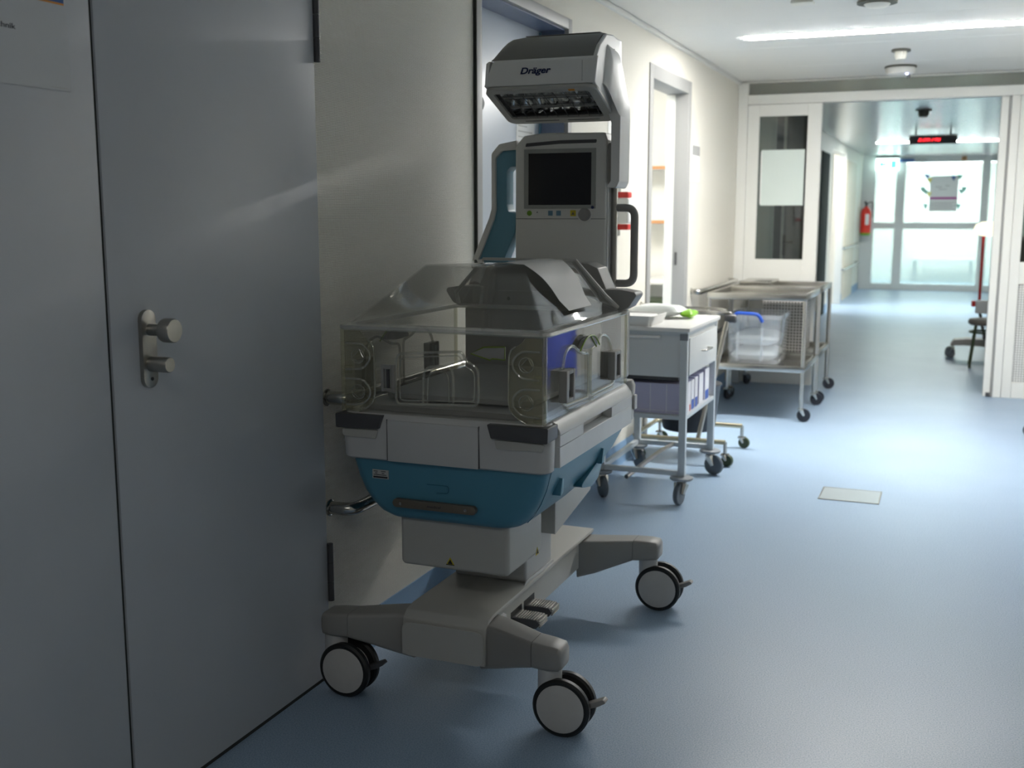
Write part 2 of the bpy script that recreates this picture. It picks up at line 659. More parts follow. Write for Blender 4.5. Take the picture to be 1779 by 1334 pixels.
# ------------------------------------------------------------------ double door, left foreground
DZ = 2.24
d = struct(bx('door_1', 'door', WX - 0.02, WX + 0.006, 1.742, 2.536, 0.012, DZ, None, 0.0015))
bx('threshold_gap', 'shadow_gap', WX - 0.03, WX + 0.003, 1.744, 2.53, 0.0005, 0.012, d)
for z0, z1 in ((0.225, 0.39), (1.69, 1.87)):
    h = B()
    h.cyl((WX + 0.010, 2.545, z0), (WX + 0.010, 2.545, z0 + (z1 - z0) * 0.33), 0.0085, 14)
    h.cyl((WX + 0.010, 2.545, z0 + (z1 - z0) * 0.34), (WX + 0.010, 2.545, z0 + (z1 - z0) * 0.66), 0.0085, 14)
    h.cyl((WX + 0.010, 2.545, z0 + (z1 - z0) * 0.67), (WX + 0.010, 2.545, z1), 0.0085, 14)
    h.build('hinge', 'inc_dark', d)
pl = B().prism([(p[0], p[1]) for p in rrect(1.822, 1.866, 0.934, 1.100, 0.022, 8)], 'x', WX + 0.006, WX + 0.016).build('lock_plate', 'steel_dark', d, 0.002)
B().lathe([(0.0125, 0.0), (0.0125, 0.036), (0.024, 0.037), (0.0255, 0.041), (0.0255, 0.062), (0.0235, 0.065), (0.001, 0.0655)],
          (WX + 0.016, 1.846, 1.058), 'x', 32).build('door_knob', 'steel_dark', pl)
B().lathe([(0.0165, 0.0), (0.0165, 0.047), (0.015, 0.049), (0.001, 0.0495)], (WX + 0.016, 1.846, 0.985), 'x', 28).build('lock_cylinder', 'steel_dark', pl)
B().lathe([(0.004, 0.0), (0.004, 0.0015), (0.001, 0.0016)], (WX + 0.016, 1.846, 0.953), 'x', 12).build('screw', 'black', pl)
d2 = struct(bx('door_2', 'door', WX - 0.02, WX + 0.006, 0.9, 1.7315, 0.012, DZ, None, 0.0015))
struct(bx('trim_2', 'frame_dark', WX - 0.03, WX + 0.0005, 1.730, 1.745, 0.0, DZ))
# notice on the near leaf
no = tag(B().box(WX + 0.0065, WX + 0.0080, 1.40, 1.670, 1.528, 1.80).build('paper_notice', 'sheet_grey'),
         'pale notice sheet on the near door leaf, top left corner', 'notice')
bx('printed_bar', 'orange', WX + 0.0081, WX + 0.0086, 1.60, 1.664, 1.684, 1.6875, no)
bx('printed_bar', 'flag_blue', WX + 0.0081, WX + 0.0086, 1.60, 1.664, 1.6877, 1.73, no)
bx('printed_line', 'paper_grey', WX + 0.0081, WX + 0.0085, 1.62, 1.662, 1.5325, 1.5337, no)
text('lettering', 'Technik', 'print_dark', 0.0135, (WX + 0.0082, 1.514, 1.6285), ROT_FACE_RIGHT, no, width=0.062)

# ------------------------------------------------------------------ recessed pale blue door
def door_frame(name, y0, y1, z1, face, depth, m, proud=0.012):
    b = B()
    x0, x1 = WX - depth, WX + proud
    b.box(x0, x1, y0, y0 + face, 0, z1)
    b.box(x0, x1, y1 - face, y1, 0, z1)
    b.box(x0, x1, y0 + face, y1 - face, z1 - face, z1)
    return struct(b.build(name, m, None, 0.002))


fr1 = door_frame('trim_3', D1[0], D1[1], 2.113, 0.044, 0.115, 'frame_grey')
bx('frame_side_shade', 'frame_dark', WX, WX + 0.0125, D1[0] - 0.006, D1[0] - 0.0005, 0, 2.113, fr1)  # dark strip paints the shaded side face of the proud frame
bx('reveal_lining', 'jamb_blue', WX - 0.115, WX - 0.006, D1[1] - 0.050, D1[1] - 0.0445, 0, 2.068, fr1)
bx('reveal_lining', 'jamb_blue', WX - 0.115, WX - 0.006, D1[0] + 0.0445, D1[1] - 0.050, 2.063, 2.0685, fr1)
dr = struct(bx('door_3', 'door2', WX - 0.155, WX - 0.117, D1[0] + 0.03, D1[1] - 0.03, 0.01, 2.10, None, 0.002))
bx('edge_strip', 'blue_btn', WX - 0.1165, WX - 0.108, D1[1] - 0.062, D1[1] - 0.051, 0.0, 2.06, dr)
n1 = tag(bx('paper_notice', 'paper', WX - 0.1168, WX - 0.1155, 4.26, 4.47, 1.46, 1.80),
         'printed white sheet on the recessed pale blue door, above the screen', 'notice')
for i in range(9):
    bx('printed_line', 'paper_grey', WX - 0.1154, WX - 0.1150, 4.28, 4.44 - 0.03 * (i % 3), 1.765 - i * 0.022, 1.771 - i * 0.022, n1)
# crumpled white paper hanging near the door edge
b = B()
def crump(u, v):
    a = 2 * PI * u
    r = 0.055 * math.sin(PI * v) ** 0.6 * (1 + 0.22 * math.sin(5 * a + 9 * v) + 0.15 * math.sin(9 * a - 5 * v))
    return (WX - 0.105 + 0.7 * r * abs(math.cos(a)) - 0.01, 3.80 + r * math.sin(a) * 0.8, 1.59 + 0.20 * v)
b.quadgrid(crump, 24, 12)
tag(b.build('crumpled_bag', 'paper', None, ang=60), 'crumpled white bag hanging on the recessed pale blue door', 'bag')

# ------------------------------------------------------------------ store room behind the open doorway
fr2 = door_frame('trim_4', D2[0], D2[1], 2.10, 0.075, 0.13, 'frame_grey', 0.008)
bx('door_edge', 'part_white', WX - 0.13, WX - 0.075, D2[1] - 0.079, D2[1] - 0.0755, 0, 2.02, fr2)
bx('strike_plate', 'inc_dark', WX - 0.06, WX - 0.045, D2[1] - 0.0785, D2[1] - 0.0755, 0.98, 1.06, fr2)
rm = B()
rm.box(-3.9, WX - 0.1155, 5.2, 5.3, 0, 2.6)
rm.box(-3.9, WX - 0.1155, 9.2, 9.3, 0, 2.6)
rm.box(-4.0, -3.9, 5.2, 9.3, 0, 2.6)
struct(rm.build('wall_store_room', 'wall_plain'))
struct(bx('ceiling_store_room', 'ceil', -4.0, WX - 0.1155, 5.2, 9.3, 2.6, 2.7))
struct(bx('floor_store_room', 'floor', -4.0, -1.7505, 5.2, 9.3, -0.12, 0.0))
o = bx('room_lamp', 'lamp_room', -3.1, -2.3, 6.2, 7.6, 2.55, 2.598, None, 0.01)
tag(o, 'flat ceiling lamp lighting the store room behind the open doorway', 'lamp')
for nm, z in (('upper', 1.66), ('lower', 1.22)):
    s = empty('wall_shelf', (-2.35, 9.05, z), nm + ' white shelf with orange wood edge inside the open doorway', 'shelf', 'store room shelves')
    bx('board', 'cart_top', -0.55, 0.5, -0.13, 0.148, 0.0, 0.022, s)
    bx('edge_strip', 'wood', -0.55, 0.5, -0.14, -0.131, -0.002, 0.024, s)
t = empty('side_table', (-2.35, 8.85, 0), 'white side table inside the open doorway', 'table')
bx('table_top', 'cart_top', -0.5, 0.5, -0.3, 0.3, 0.74, 0.77, t, 0.003)
for sx in (-0.46, 0.46):
    for sy in (-0.26, 0.26):
        bx('leg', 'cart_post', sx - 0.02, sx + 0.02, sy - 0.02, sy + 0.02, 0, 0.74, t)
cr = empty('storage_crate', (-2.35, 8.5, 0.0), 'dark green crate under the table inside the open doorway', 'crate')
B().loft([[(x, y, 0.002) for x, y in rrect(-0.26, 0.26, -0.2, 0.2, 0.03)], [(x, y, 0.6) for x, y in rrect(-0.29, 0.29, -0.22, 0.22, 0.03)]]).build('crate_body', 'green_box', cr)
B().loft([[(x, y, 0.601) for x, y in rrect(-0.3, 0.3, -0.23, 0.23, 0.03)], [(x, y, 0.63) for x, y in rrect(-0.3, 0.3, -0.23, 0.23, 0.03)]]).build('crate_rim', 'stool_leg', cr)

# lit room behind the far doorway
rm = B()
rm.box(-3.3, WX - 0.1155, 14.4, 14.5, 0, 2.6)
rm.box(-3.3, WX - 0.1155, 19.4, 19.5, 0, 2.6)
rm.box(-3.4, -3.3, 14.4, 19.5, 0, 2.6)
struct(rm.build('wall_far_room', 'wall_plain'))
struct(bx('ceiling_far_room', 'ceil', -3.4, WX - 0.1155, 14.4, 19.5, 2.6, 2.7))
struct(bx('floor_far_room', 'floor', -3.4, -1.7505, 14.4, 19.5, -0.12, 0.0))
o = bx('room_lamp', 'lamp_room', -2.9, -2.2, 15.3, 16.8, 2.55, 2.598, None, 0.01)
tag(o, 'flat ceiling lamp lighting the room behind the far bright doorway', 'lamp')
struct(bx('door_4', 'dark_door', WX + 0.0005, WX + 0.014, D3[0], D3[1], 0.005, 2.05, None, 0.002))
struct(bx('door_5', 'beige', WX + 0.0005, WX + 0.016, 17.1, 18.7, 0.005, 2.08, None, 0.002))
struct(bx('door_6', 'part_white', WX - 0.05, WX + 0.05, D4[1] - 0.02, D4[1] + 0.02, 0.0, 2.14, None, 0.004))

# ------------------------------------------------------------------ handrails on the left wall
def handrail(y0, y1, z, label, off=0.058):
    e = empty('handrail', (WX, (y0 + y1) / 2, z), label, 'handrail', 'wall handrails')
    h = (y1 - y0) / 2
    B().tube(rpath([(0.0, -h, 0), (off, -h, 0), (off, h, 0), (0.0, h, 0)], 0.045, 7), 0.0185, 14).build('rail', 'rail', e)
    for s in (-1, 1):
        B().lathe([(0.024, 0.0), (0.024, 0.003), (0.0188, 0.006)], (0.0005, s * h, 0), 'x', 18).build('wall_flange', 'rail', e)
    return e


for nm, z in (('upper', 0.80), ('lower', 0.488)):
    handrail(2.565, 3.53, z, nm + ' steel handrail on the wall behind the incubator', 0.072)
    handrail(4.68, 5.80, z, nm + ' steel handrail on the wall behind the drawer trolley')
    handrail(7.02, 8.30, z, nm + ' steel handrail on the wall behind the steel trolleys')
    handrail(16.75, 19.3, z, nm + ' steel handrail in the far corridor before the end doors')

# wall papers and dispenser
s1 = tag(bx('wall_sign', 'paper', WX + 0.0005, WX + 0.006, 6.93, 7.15, 1.50, 1.73), 'small framed notice right of the open doorway', 'sign')
bx('sign_header', 'frame_grey', WX + 0.0061, WX + 0.0072, 6.935, 7.145, 1.665, 1.725, s1)
for i in range(5):
    bx('printed_line', 'paper_grey', WX + 0.0061, WX + 0.0066, 6.95, 7.12, 1.63 - i * 0.024, 1.637 - i * 0.024, s1)
s2 = tag(bx('paper_notice', 'paper', WX + 0.0005, WX + 0.002, 5.15, 5.50, 1.535, 1.86), 'white paper notice on the wall behind the heater arm', 'notice')
for i in range(6):
    bx('printed_line', 'paper_grey', WX + 0.0021, WX + 0.0026, 5.20, 5.45, 1.80 - i * 0.03, 1.808 - i * 0.03, s2)
ds = empty('soap_dispenser', (WX, 5.30, 1.19), 'white wall dispenser with red caps seen through the grab handle', 'dispenser')
bx('back_plate', 'steel_dark', 0.0005, 0.008, -0.05, 0.06, 0.0, 0.24, ds, 0.002)
bx('bottle', 'paper', 0.010, 0.08, -0.045, 0.035, 0.06, 0.185, ds, 0.012, 3)
bx('cap', 'red', 0.015, 0.075, -0.04, 0.03, 0.186, 0.215, ds, 0.008, 3)
bx('base_cap', 'red', 0.015, 0.075, -0.04, 0.03, 0.03, 0.058, ds, 0.006, 3)

# ------------------------------------------------------------------ glazed partition
b = B()
b.box(WX + 0.0005, -1.512, PY, PY + 0.10, 0, CZ - 0.001)
b.box(-1.512, RX - 0.0005, PY, PY + 0.10, 2.102, 2.172)
b.box(WX + 0.0005, RX - 0.0005, PY, PY + 0.10, CZ - 0.012, CZ - 0.001)
b.box(0.225, 0.275, PY + 0.03, PY + 0.12, 0, 2.102)
b.box(0.290, 0.345, PY, PY + 0.10, 0, 2.102)
b.box(0.87, RX - 0.0005, PY, PY + 0.10, 0, 2.102)
pt = struct(b.build('wall_partition', 'part_white', None, 0.003, 1))
bx('gap_strip', 'frame_grey', 0.2755, 0.2895, PY + 0.03, PY + 0.09, 0.0, 2.101, pt)
bx('floor_bolt', 'inc_dark', 0.245, 0.272, PY + 0.012, PY + 0.0295, 0.002, 0.03, pt)
w = struct(bx('window_1', 'glass_smoke', -1.511, RX - 0.01, PY + 0.045, PY + 0.055, 2.173, CZ - 0.0125))
# fixed leaf with window, left
b = B()
b.box(-1.511, -1.427, PY + 0.02, PY + 0.07, 0.01, 2.10)
b.box(-1.075, -0.975, PY + 0.02, PY + 0.07, 0.01, 2.10)
b.box(-1.427, -1.075, PY + 0.02, PY + 0.07, 0.01, 0.958)
b.box(-1.427, -1.075, PY + 0.02, PY + 0.07, 2.015, 2.10)
lf = struct(b.build('door_7', 'part_white', None, 0.002, 1))
bx('pane', 'pane_dark', -1.4265, -1.0755, PY + 0.04, PY + 0.046, 0.9585, 2.0145, lf)
ps = tag(bx('poster', 'paper_green', -1.405, -1.090, PY + 0.037, PY + 0.0392, 1.36, 1.77), 'blank pale green sheet taped to the partition window', 'poster')
bx('sheet_border', 'paper', -1.410, -1.400, PY + 0.0355, PY + 0.0368, 1.37, 1.76, ps)
# grey door leaf folded back behind the window
gl_ = struct(bx('door_9', 'leaf_grey', -1.46, -1.18, 9.55, 9.60, 0.01, 2.12, None, 0.003))
bx('edge_strip', 'part_white', -1.40, -1.375, 9.545, 9.5495, 0.01, 2.12, gl_)
bx('hinge_strip', 'dark_door', -1.24, -1.19, 9.545, 9.5495, 0.01, 2.12, gl_)
B().tube(rpath([(-1.365, 9.5495, 1.06), (-1.365, 9.50, 1.06), (-1.285, 9.50, 1.06)], 0.012), 0.011, 10).build('door_handle', 'inc_dark', gl_)
bx('lock_plate', 'inc_dark', -1.378, -1.352, 9.543, 9.5494, 0.95, 1.12, gl_)
# right leaf
b = B()
b.box(0.346, 0.410, PY + 0.01, PY + 0.06, 0.0, 2.10)
b.box(0.80, 0.869, PY + 0.01, PY + 0.06, 0.0, 2.10)
b.box(0.410, 0.80, PY + 0.01, PY + 0.06, 0.0, 0.115)
b.box(0.410, 0.80, PY + 0.01, PY + 0.06, 0.81, 0.965)
b.box(0.410, 0.80, PY + 0.01, PY + 0.06, 2.02, 2.10)
rl = struct(b.build('door_8', 'part_white', None, 0.002, 1))
bx('pane', 'pane_dark', 0.4105, 0.7995, PY + 0.03, PY + 0.036, 0.9655, 2.0195, rl)
bx('vent_mesh', 'vent', 0.4105, 0.7995, PY + 0.026, PY + 0.040, 0.1155, 0.8095, rl)

# ------------------------------------------------------------------ end doors and lobby
b = B()
for x0, x1 in ((WX, -1.365), (-1.03, -0.885), (0.31, 0.43), (0.52, RX)):
    b.box(x0 + 0.0005, x1, EY, EY + 0.09, 0, CZ - 0.002)
for x0, x1 in ((-1.365, -1.03), (-0.885, 0.31), (0.43, 0.52)):
    b.box(x0, x1, EY, EY + 0.09, 0, 0.11)
    b.box(x0, x1, EY + 0.001, EY + 0.089, 1.04, 1.15)
    b.box(x0, x1, EY, EY + 0.09, 2.15, CZ - 0.002)
en = struct(b.build('wall_end', 'alu', None, 0.004, 1))
for x0, x1 in ((-1.3645, -1.0305), (-0.8845, 0.3095), (0.4305, 0.5195)):
    for z0, z1 in ((0.111, 1.039), (1.151, 2.149)):
        bx('pane', 'frost', x0, x1, EY + 0.04, EY + 0.047, z0, z1, en)
b = B()
b.box(WX, RX, 23.1, 23.2, 0, 2.6)
b.box(WX - 0.115, WX, EY + 0.101, 23.2, 0, 2.6)
struct(b.build('wall_lobby', 'wall_plain'))
lb = bx('lobby_lamp', 'lamp_lobby', -1.2, 0.6, 20.9, 22.5, CZ - 0.03, CZ + 0.018, None, 0.006)
tag(lb, 'wide ceiling lamp glowing in the lobby behind the end doors', 'lamp')
be = empty('lobby_bench', (-0.25, 22.7, 0), 'low white bench in the lobby behind the end doors', 'bench')
bx('bench_seat', 'part_white', -0.6, 0.6, -0.2, 0.2, 0.40, 0.46, be, 0.01)
for sx in (-0.5, 0.5):
    bx('leg', 'frame_grey', sx - 0.03, sx + 0.03, -0.15, 0.15, 0, 0.40, be)

po = empty('end_door_poster', (-0.268, EY + 0.036, 1.337), 'grey poster with a magenta band on the end door', 'poster')
bx('sheet', 'paper', -0.219, 0.219, 0.0, 0.003, 0.0, 0.583, po)
bx('printed_band', 'magenta', -0.218, 0.218, -0.002, -0.0005, 0.20, 0.235, po)
for i in range(5):
    bx('printed_line', 'inc_grey', -0.20, 0.20 - 0.05 * (i % 2), -0.002, -0.0005, 0.03 + i * 0.028, 0.038 + i * 0.028, po)
for (x, z, w_) in ((-0.08, 0.40, 0.10), (0.05, 0.42, 0.07), (-0.02, 0.36, 0.12)):
    bx('printed_line', 'inc_grey', x - w_ / 2, x + w_ / 2, -0.002, -0.0005, z, z + 0.008, po)
fl = [(-0.54, 1.91, 'flag_blue'), (-0.50, 1.85, 'flag_yellow'), (-0.60, 1.70, 'teal'), (-0.555, 1.66, 'teal'), (-0.50, 1.62, 'flag_yellow'),
      (-0.545, 1.42, 'teal'), (-0.13, 1.89, 'flag_blue'), (-0.035, 1.90, 'teal'), (0.045, 1.70, 'teal'), (0.005, 1.66, 'teal'), (-0.03, 1.42, 'teal')]
words = {'flag_blue': 'blue', 'flag_yellow': 'yellow', 'teal': 'green'}
order = ['top left', 'second left', 'third left', 'fourth left', 'fifth left', 'bottom left', 'top right corner', 'outermost top right', 'middle right outer', 'middle right inner', 'bottom right']
for (x, z, mm), w_ in zip(fl, order):
    q = B().prism([(x - 0.042, z + 0.035), (x + 0.042, z + 0.035), (x + 0.006, z - 0.05)], 'y', EY + 0.028, EY + 0.031).build('pennant', mm)
    tag(q, words[mm] + ' paper pennant ' + w_ + ' of the poster on the end door', 'pennant', 'pennants round the poster')

# exit sign, LED display, extinguisher, camera
ex = empty('exit_sign', (-1.18, EY - 0.12, 2.02), 'glowing white and green exit sign above the end doors', 'sign')
bx('light_panel', 'exit', -0.185, 0.185, -0.015, 0.015, 0.0, 0.20, ex)
bx('hanger', 'frame_grey', -0.19, 0.19, -0.02, 0.02, 0.2005, 0.249, ex)
B().prism([(-0.14, 0.10), (-0.08, 0.15), (-0.08, 0.12), (-0.02, 0.12), (-0.02, 0.08), (-0.08, 0.08), (-0.08, 0.05)], 'y', -0.0175, -0.0155).build('arrow', 'exit_green', ex)
bx('doorway_symbol', 'exit_green', 0.06, 0.14, -0.0175, -0.0155, 0.04, 0.16, ex)
sg = empty('led_display', (-0.34, 14.0, 2.105), 'black hanging display with red glowing digits in the far corridor', 'display')
bx('case', 'inc_dark', -0.262, 0.262, -0.03, 0.03, 0.0, 0.09, sg, 0.004)
bx('top_cover', 'steel', -0.265, 0.265, -0.033, 0.033, 0.0905, 0.105, sg)
bx('hanger', 'steel', -0.2, -0.18, -0.01, 0.01, 0.1055, 0.164, sg)
bx('hanger', 'steel', 0.18, 0.2, -0.01, 0.01, 0.1055, 0.164, sg)
text('digits', '5:09:196', 'led', 0.050, (-0.045, -0.0315, 0.045), ROT_FACE_CAM, sg, shear=0.35, width=0.25)
fx = empty('fire_extinguisher', (WX + 0.11, 19.72, 0.93), 'red fire extinguisher hanging at the far end of the corridor', 'extinguisher')
B().lathe([(0.06, 0.0), (0.085, 0.02), (0.088, 0.05), (0.088, 0.38), (0.07, 0.44), (0.03, 0.47), (0.025, 0.49)], (0, 0, 0)).build('cylinder', 'ext_red', fx)
B().lathe([(0.05, 0.0), (0.07, 0.005), (0.088, 0.02), (0.09, 0.045), (0.0885, 0.047)], (0, 0, -0.004)).build('foot_ring', 'green2', fx)
B().tube([(0, 0, 0.49), (0, 0, 0.53), (-0.02, -0.02, 0.57)], 0.018, 10).build('valve', 'black', fx)
B().tube(rpath([(0, 0, 0.53), (0.10, -0.02, 0.58), (0.11, -0.02, 0.30)], 0.05), 0.009, 8).build('hose', 'black', fx)
bx('label_sticker', 'paper', 0.0, 0.06, -0.094, -0.0885, 0.18, 0.36, fx)
sc = empty('wall_camera', (-0.98, EY - 0.001, 2.18), 'small dark door closer box over the end door', 'device')
bx('case', 'flag_blue', -0.06, 0.22, -0.08, 0.0, -0.02, 0.03, sc, 0.008)
bx('arm', 'frame_grey', 0.22, 0.42, -0.03, -0.01, -0.005, 0.01, sc)
se = empty('door_sensor', (0.02, EY - 0.001, 2.205), 'tiny brown sensor above the end door', 'sensor')
bx('case', 'wood', -0.04, 0.04, -0.05, 0.0, -0.03, 0.03, se, 0.008)
bx('lens', 'black', -0.015, 0.015, -0.054, -0.0505, -0.012, 0.012, se)

# ------------------------------------------------------------------ lamps and ceiling devices
def lightbar(x0, x1, y, w, m, label):
    e = empty('light_bar', ((x0 + x1) / 2, y, CZ), label, 'lamp', 'ceiling light bars')
    h = (x1 - x0) / 2
    B().prism(rrect(-h, h, -w / 2, w / 2, w / 2, 8), 'z', -0.006, -0.0005).build('diffuser', m, e)
    bx('frame', 'ceil', -h - 0.012, h + 0.012, w / 2 + 0.001, w / 2 + 0.010, -0.004, -0.0005, e)
    bx('frame', 'ceil', -h - 0.012, h + 0.012, -w / 2 - 0.010, -w / 2 - 0.001, -0.004, -0.0005, e)
    return e


lightbar(-1.175, 0.55, 6.37, 0.115, 'lamp', 'long bright light bar in the ceiling before the glazed partition')
lightbar(-1.13, 0.55, 16.3, 0.115, 'lamp_far', 'distant light bar in the far corridor ceiling behind the display')
lightbar(-1.13, 0.55, -0.1, 0.115, 'lamp_fill', 'added fill light bar, unseen behind the camera')


def detector(x, y, label, r, m, h=0.05):
    e = empty('smoke_detector', (x, y, CZ), label, 'detector', 'ceiling detectors')
    B().lathe([(r * 0.9, 0.0), (r, -0.004), (r, -0.014)], (0, 0, -0.0002)).build('base_ring', 'detector_dark' if m != 'detector_dark' else m, e)
    B().lathe([(r * 0.62, -0.0145), (r * 0.66, -h * 0.6), (r * 0.5, -h), (0.002, -h - 0.002)], (0, 0, 0)).build('sensor_head', m, e)
    return e


detector(-0.381, 7.15, 'round cream smoke detector just behind the bright light bar', 0.055, 'detector', 0.06)
detector(-0.37, 11.3, 'dark smoke detector on the far metal ceiling', 0.075, 'detector_dark', 0.07)
detector(-0.408, 5.50, 'flat cream detector at the top edge of the photo', 0.09, 'detector', 0.03)
e = empty('emergency_light', (-0.42, 7.95, CZ), 'domed white emergency light with blue spark before the partition', 'lamp')
B().lathe([(0.098, 0.0), (0.102, -0.006), (0.102, -0.012)], (0, 0, -0.0002)).build('base_ring', 'detector_dark', e)
B().lathe([(0.094, -0.0125), (0.096, -0.03), (0.088, -0.052), (0.06, -0.06), (0.002, -0.061)], (0, 0, 0)).build('dome', 'ceil', e)
B().lathe([(0.006, 0), (0.005, -0.004), (0.001, -0.005)], (0.045, -0.06, -0.0585), 'z', 10).build('indicator', 'blueled', e)
B().lathe([(0.012, 0), (0.012, -0.02), (0.004, -0.026)], (0.055, -0.02, -0.0615), 'z', 12).build('test_button', 'detector_dark', e)
bx('ceiling_box', 'detector', -0.78, -0.68, 5.36, 5.44, CZ - 0.012, CZ - 0.0005, None, 0.003)
tag(bpy.data.objects['ceiling_box'], 'small flat box on the ceiling at the top edge of the photo', 'box')

# floor plate
g = empty('floor_plate', (-0.397, 5.195, 0.0), 'square steel cover plate set in the floor', 'cover plate')
bx('plate', 'plate_floor', -0.128, 0.128, -0.112, 0.112, 0.0005, 0.003, g)
bx('plate_rim', 'steel_dark', 0.1285, 0.134, -0.118, 0.118, 0.0005, 0.0035, g)
bx('plate_rim', 'steel_dark', -0.134, -0.1285, -0.118, 0.118, 0.0005, 0.0035, g)
bx('plate_rim', 'steel_dark', -0.1285, 0.1285, -0.118, -0.1125, 0.0005, 0.0035, g)
bx('plate_rim', 'steel_dark', -0.1285, 0.1285, 0.1125, 0.118, 0.0005, 0.0035, g)

# ------------------------------------------------------------------ infant incubator
INC = empty('infant_incubator', (-1.20, 2.95, 0.0), 'white and blue infant incubator with clear hood and overhead heater beside the grey door', 'incubator')

# chassis: beam with cover, legs and casters
bx('chassis_beam', 'inc_beige', -0.104, 0.104, -0.435, 0.44, 0.145, 0.2425, INC, 0.004)
outer = [(0.455, 0.2555), (-0.405, 0.2555), (-0.44, 0.249), (-0.460, 0.231), (-0.466, 0.20), (-0.470, 0.132)]
inner = [(-0.458, 0.132), (-0.455, 0.20), (-0.45, 0.225), (-0.435, 0.239), (-0.405, 0.2435), (0.455, 0.2435)]
B().prism(outer + inner, 'x', -0.121, 0.121).build('base_cover', 'inc_beige', INC, 0.0035, 2)
# rounded apron corners are part of the cover's lower front plate
B().prism(rrect(-0.119, 0.119, 0.131, 0.225, 0.022, 6), 'y', -0.4725, -0.4685).build('apron_plate', 'inc_beige', INC, 0.0012, 1)
B().prism([(0.118, 0.222), (0.128, 0.222), (0.128, 0.231), (0.118, 0.2345)], 'y', -0.425, -0.335).build('cover_clip', 'inc_white_dimmed', INC, 0.001)


def ring_yz(x, y0, y1, z0, z1, ch=0.012):
    return [(x, p[0], p[1]) for p in rrect(y0, y1, z0, z1, ch, 3)]


def leg(sx, sy):
    st = [(0.098, 0.345, 0.448, 0.112, 0.238), (0.15, 0.365, 0.462, 0.126, 0.237), (0.205, 0.392, 0.484, 0.146, 0.236), (0.264, 0.425, 0.508, 0.166, 0.235)]
    cp = [(0.2655, 0.425, 0.508, 0.166, 0.235), (0.31, 0.434, 0.518, 0.168, 0.234), (0.338, 0.44, 0.518, 0.171, 0.231), (0.345, 0.446, 0.510, 0.176, 0.222)]
    l = []
    for arr in (st, cp):
        rings = []
        for x, a, c, z0, z1 in arr:
            ya, yb = sorted((sy * a, sy * c))
            rings.append(ring_yz(sx * x, ya, yb, z0, z1))
        l.append(B().loft(rings))
    lg = l[0].build('leg', 'inc_grey', INC, ang=50)
    l[1].build('leg_cap', 'inc_grey', lg, ang=50)


for sx in (-1, 1):
    for sy in (-1, 1):
        leg(sx, sy)


def caster(cx, cy):
    """twin-wheel caster, stem at (cx, cy), wheels trailing towards +x, axle along y"""
    wx = cx + 0.040
    c = B()
    c.lathe([(0.031, 0.062), (0.031, 0.168)], (cx, cy, 0), 'z', 28)
    c.lathe([(0.054, -0.013), (0.057, -0.008), (0.057, 0.008), (0.054, 0.013)], (wx, cy, 0.0755), 'y', 32)
    ca = c.build('caster', 'inc_white_dimmed', INC)
    for s in (-1, 1):
        y0 = cy + s * 0.0255
        B().lathe([(0.05, -0.0115), (0.070, -0.0115), (0.0752, -0.006), (0.0752, 0.006), (0.070, 0.0115), (0.05, 0.0115)], (wx, y0, 0.0755), 'y', 44).build('wheel', 'black', ca)
        B().lathe([(0.0625, -0.001), (0.0625, 0.002), (0.058, 0.0034), (0.001, 0.0038)] if s > 0 else [(0.0625, 0.001), (0.0625, -0.002), (0.058, -0.0034), (0.001, -0.0038)],
                  (wx, y0 + s * 0.0105, 0.0755), 'y', 40).build('wheel_cover', 'wheel_cover', ca)
    B().prism(rpoly([(wx + 0.045, 0.082), (wx + 0.083, 0.098), (wx + 0.104, 0.108), (wx + 0.112, 0.100), (wx + 0.090, 0.086), (wx + 0.05, 0.070)], 0.006), 'y', cy - 0.012, cy + 0.013).build('brake_lever', 'inc_dark' if cx < 0 else 'inc_grey', ca, 0.002)


for cx, cy in ((0.305, -0.478), (-0.318, -0.478), (0.305, 0.478), (-0.318, 0.478)):
    caster(cx, cy)

# foot pedals on the beam
for y in (-0.205, -0.105):
    p = B().prism(rpoly([(0.10, 0.183), (0.155, 0.186), (0.178, 0.184), (0.186, 0.172), (0.176, 0.160), (0.155, 0.158), (0.10, 0.165)], 0.004), 'y', y - 0.033, y + 0.033).build('foot_pedal', 'inc_dark', INC, 0.002)
    b = B()
    for i in range(9):
        t = i / 8
        x = 0.112 + 0.062 * t
        b.box(x, x + 0.0042, y - 0.030, y + 0.030, 0.1842, 0.1872 - 0.0018 * t)
    for i in range(4):
        z = 0.164 + i * 0.005
        b.box(0.182, 0.1872, y - 0.030, y + 0.030, z, z + 0.003)
    b.build('pedal_tread', 'steel_dark', p, 0.0006, 1)
    bx('pedal_slot', 'black', 0.1035, 0.1046, y - 0.042, y + 0.042, 0.160, 0.200, INC)

# lifting columns
bx('lift_post', 'inc_white_dimmed', -0.112, 0.112, -0.15, 0.065, 0.2555, 0.44, INC, 0.01, 3)
B().prism([(-0.17, 0.2557), (0.07, 0.2557), (0.065, 0.264), (-0.16, 0.264)], 'x', 0.1125, 0.1165).build('post_clip', 'inc_white_dimmed', INC, 0.001)
cf = B().prism(rrect(-0.150, 0.166, 0.362, 0.54, 0.014, 5), 'y', -0.412, -0.165).build('column_housing', 'inc_beige', INC, 0.012, 4)
B().prism(rpoly([(-0.035, 0.372), (0.30, 0.43), (0.30, 0.62), (-0.035, 0.62)], 0.006), 'x', -0.155, 0.158).build('rear_housing', 'inc_beige', INC, 0.008, 3)


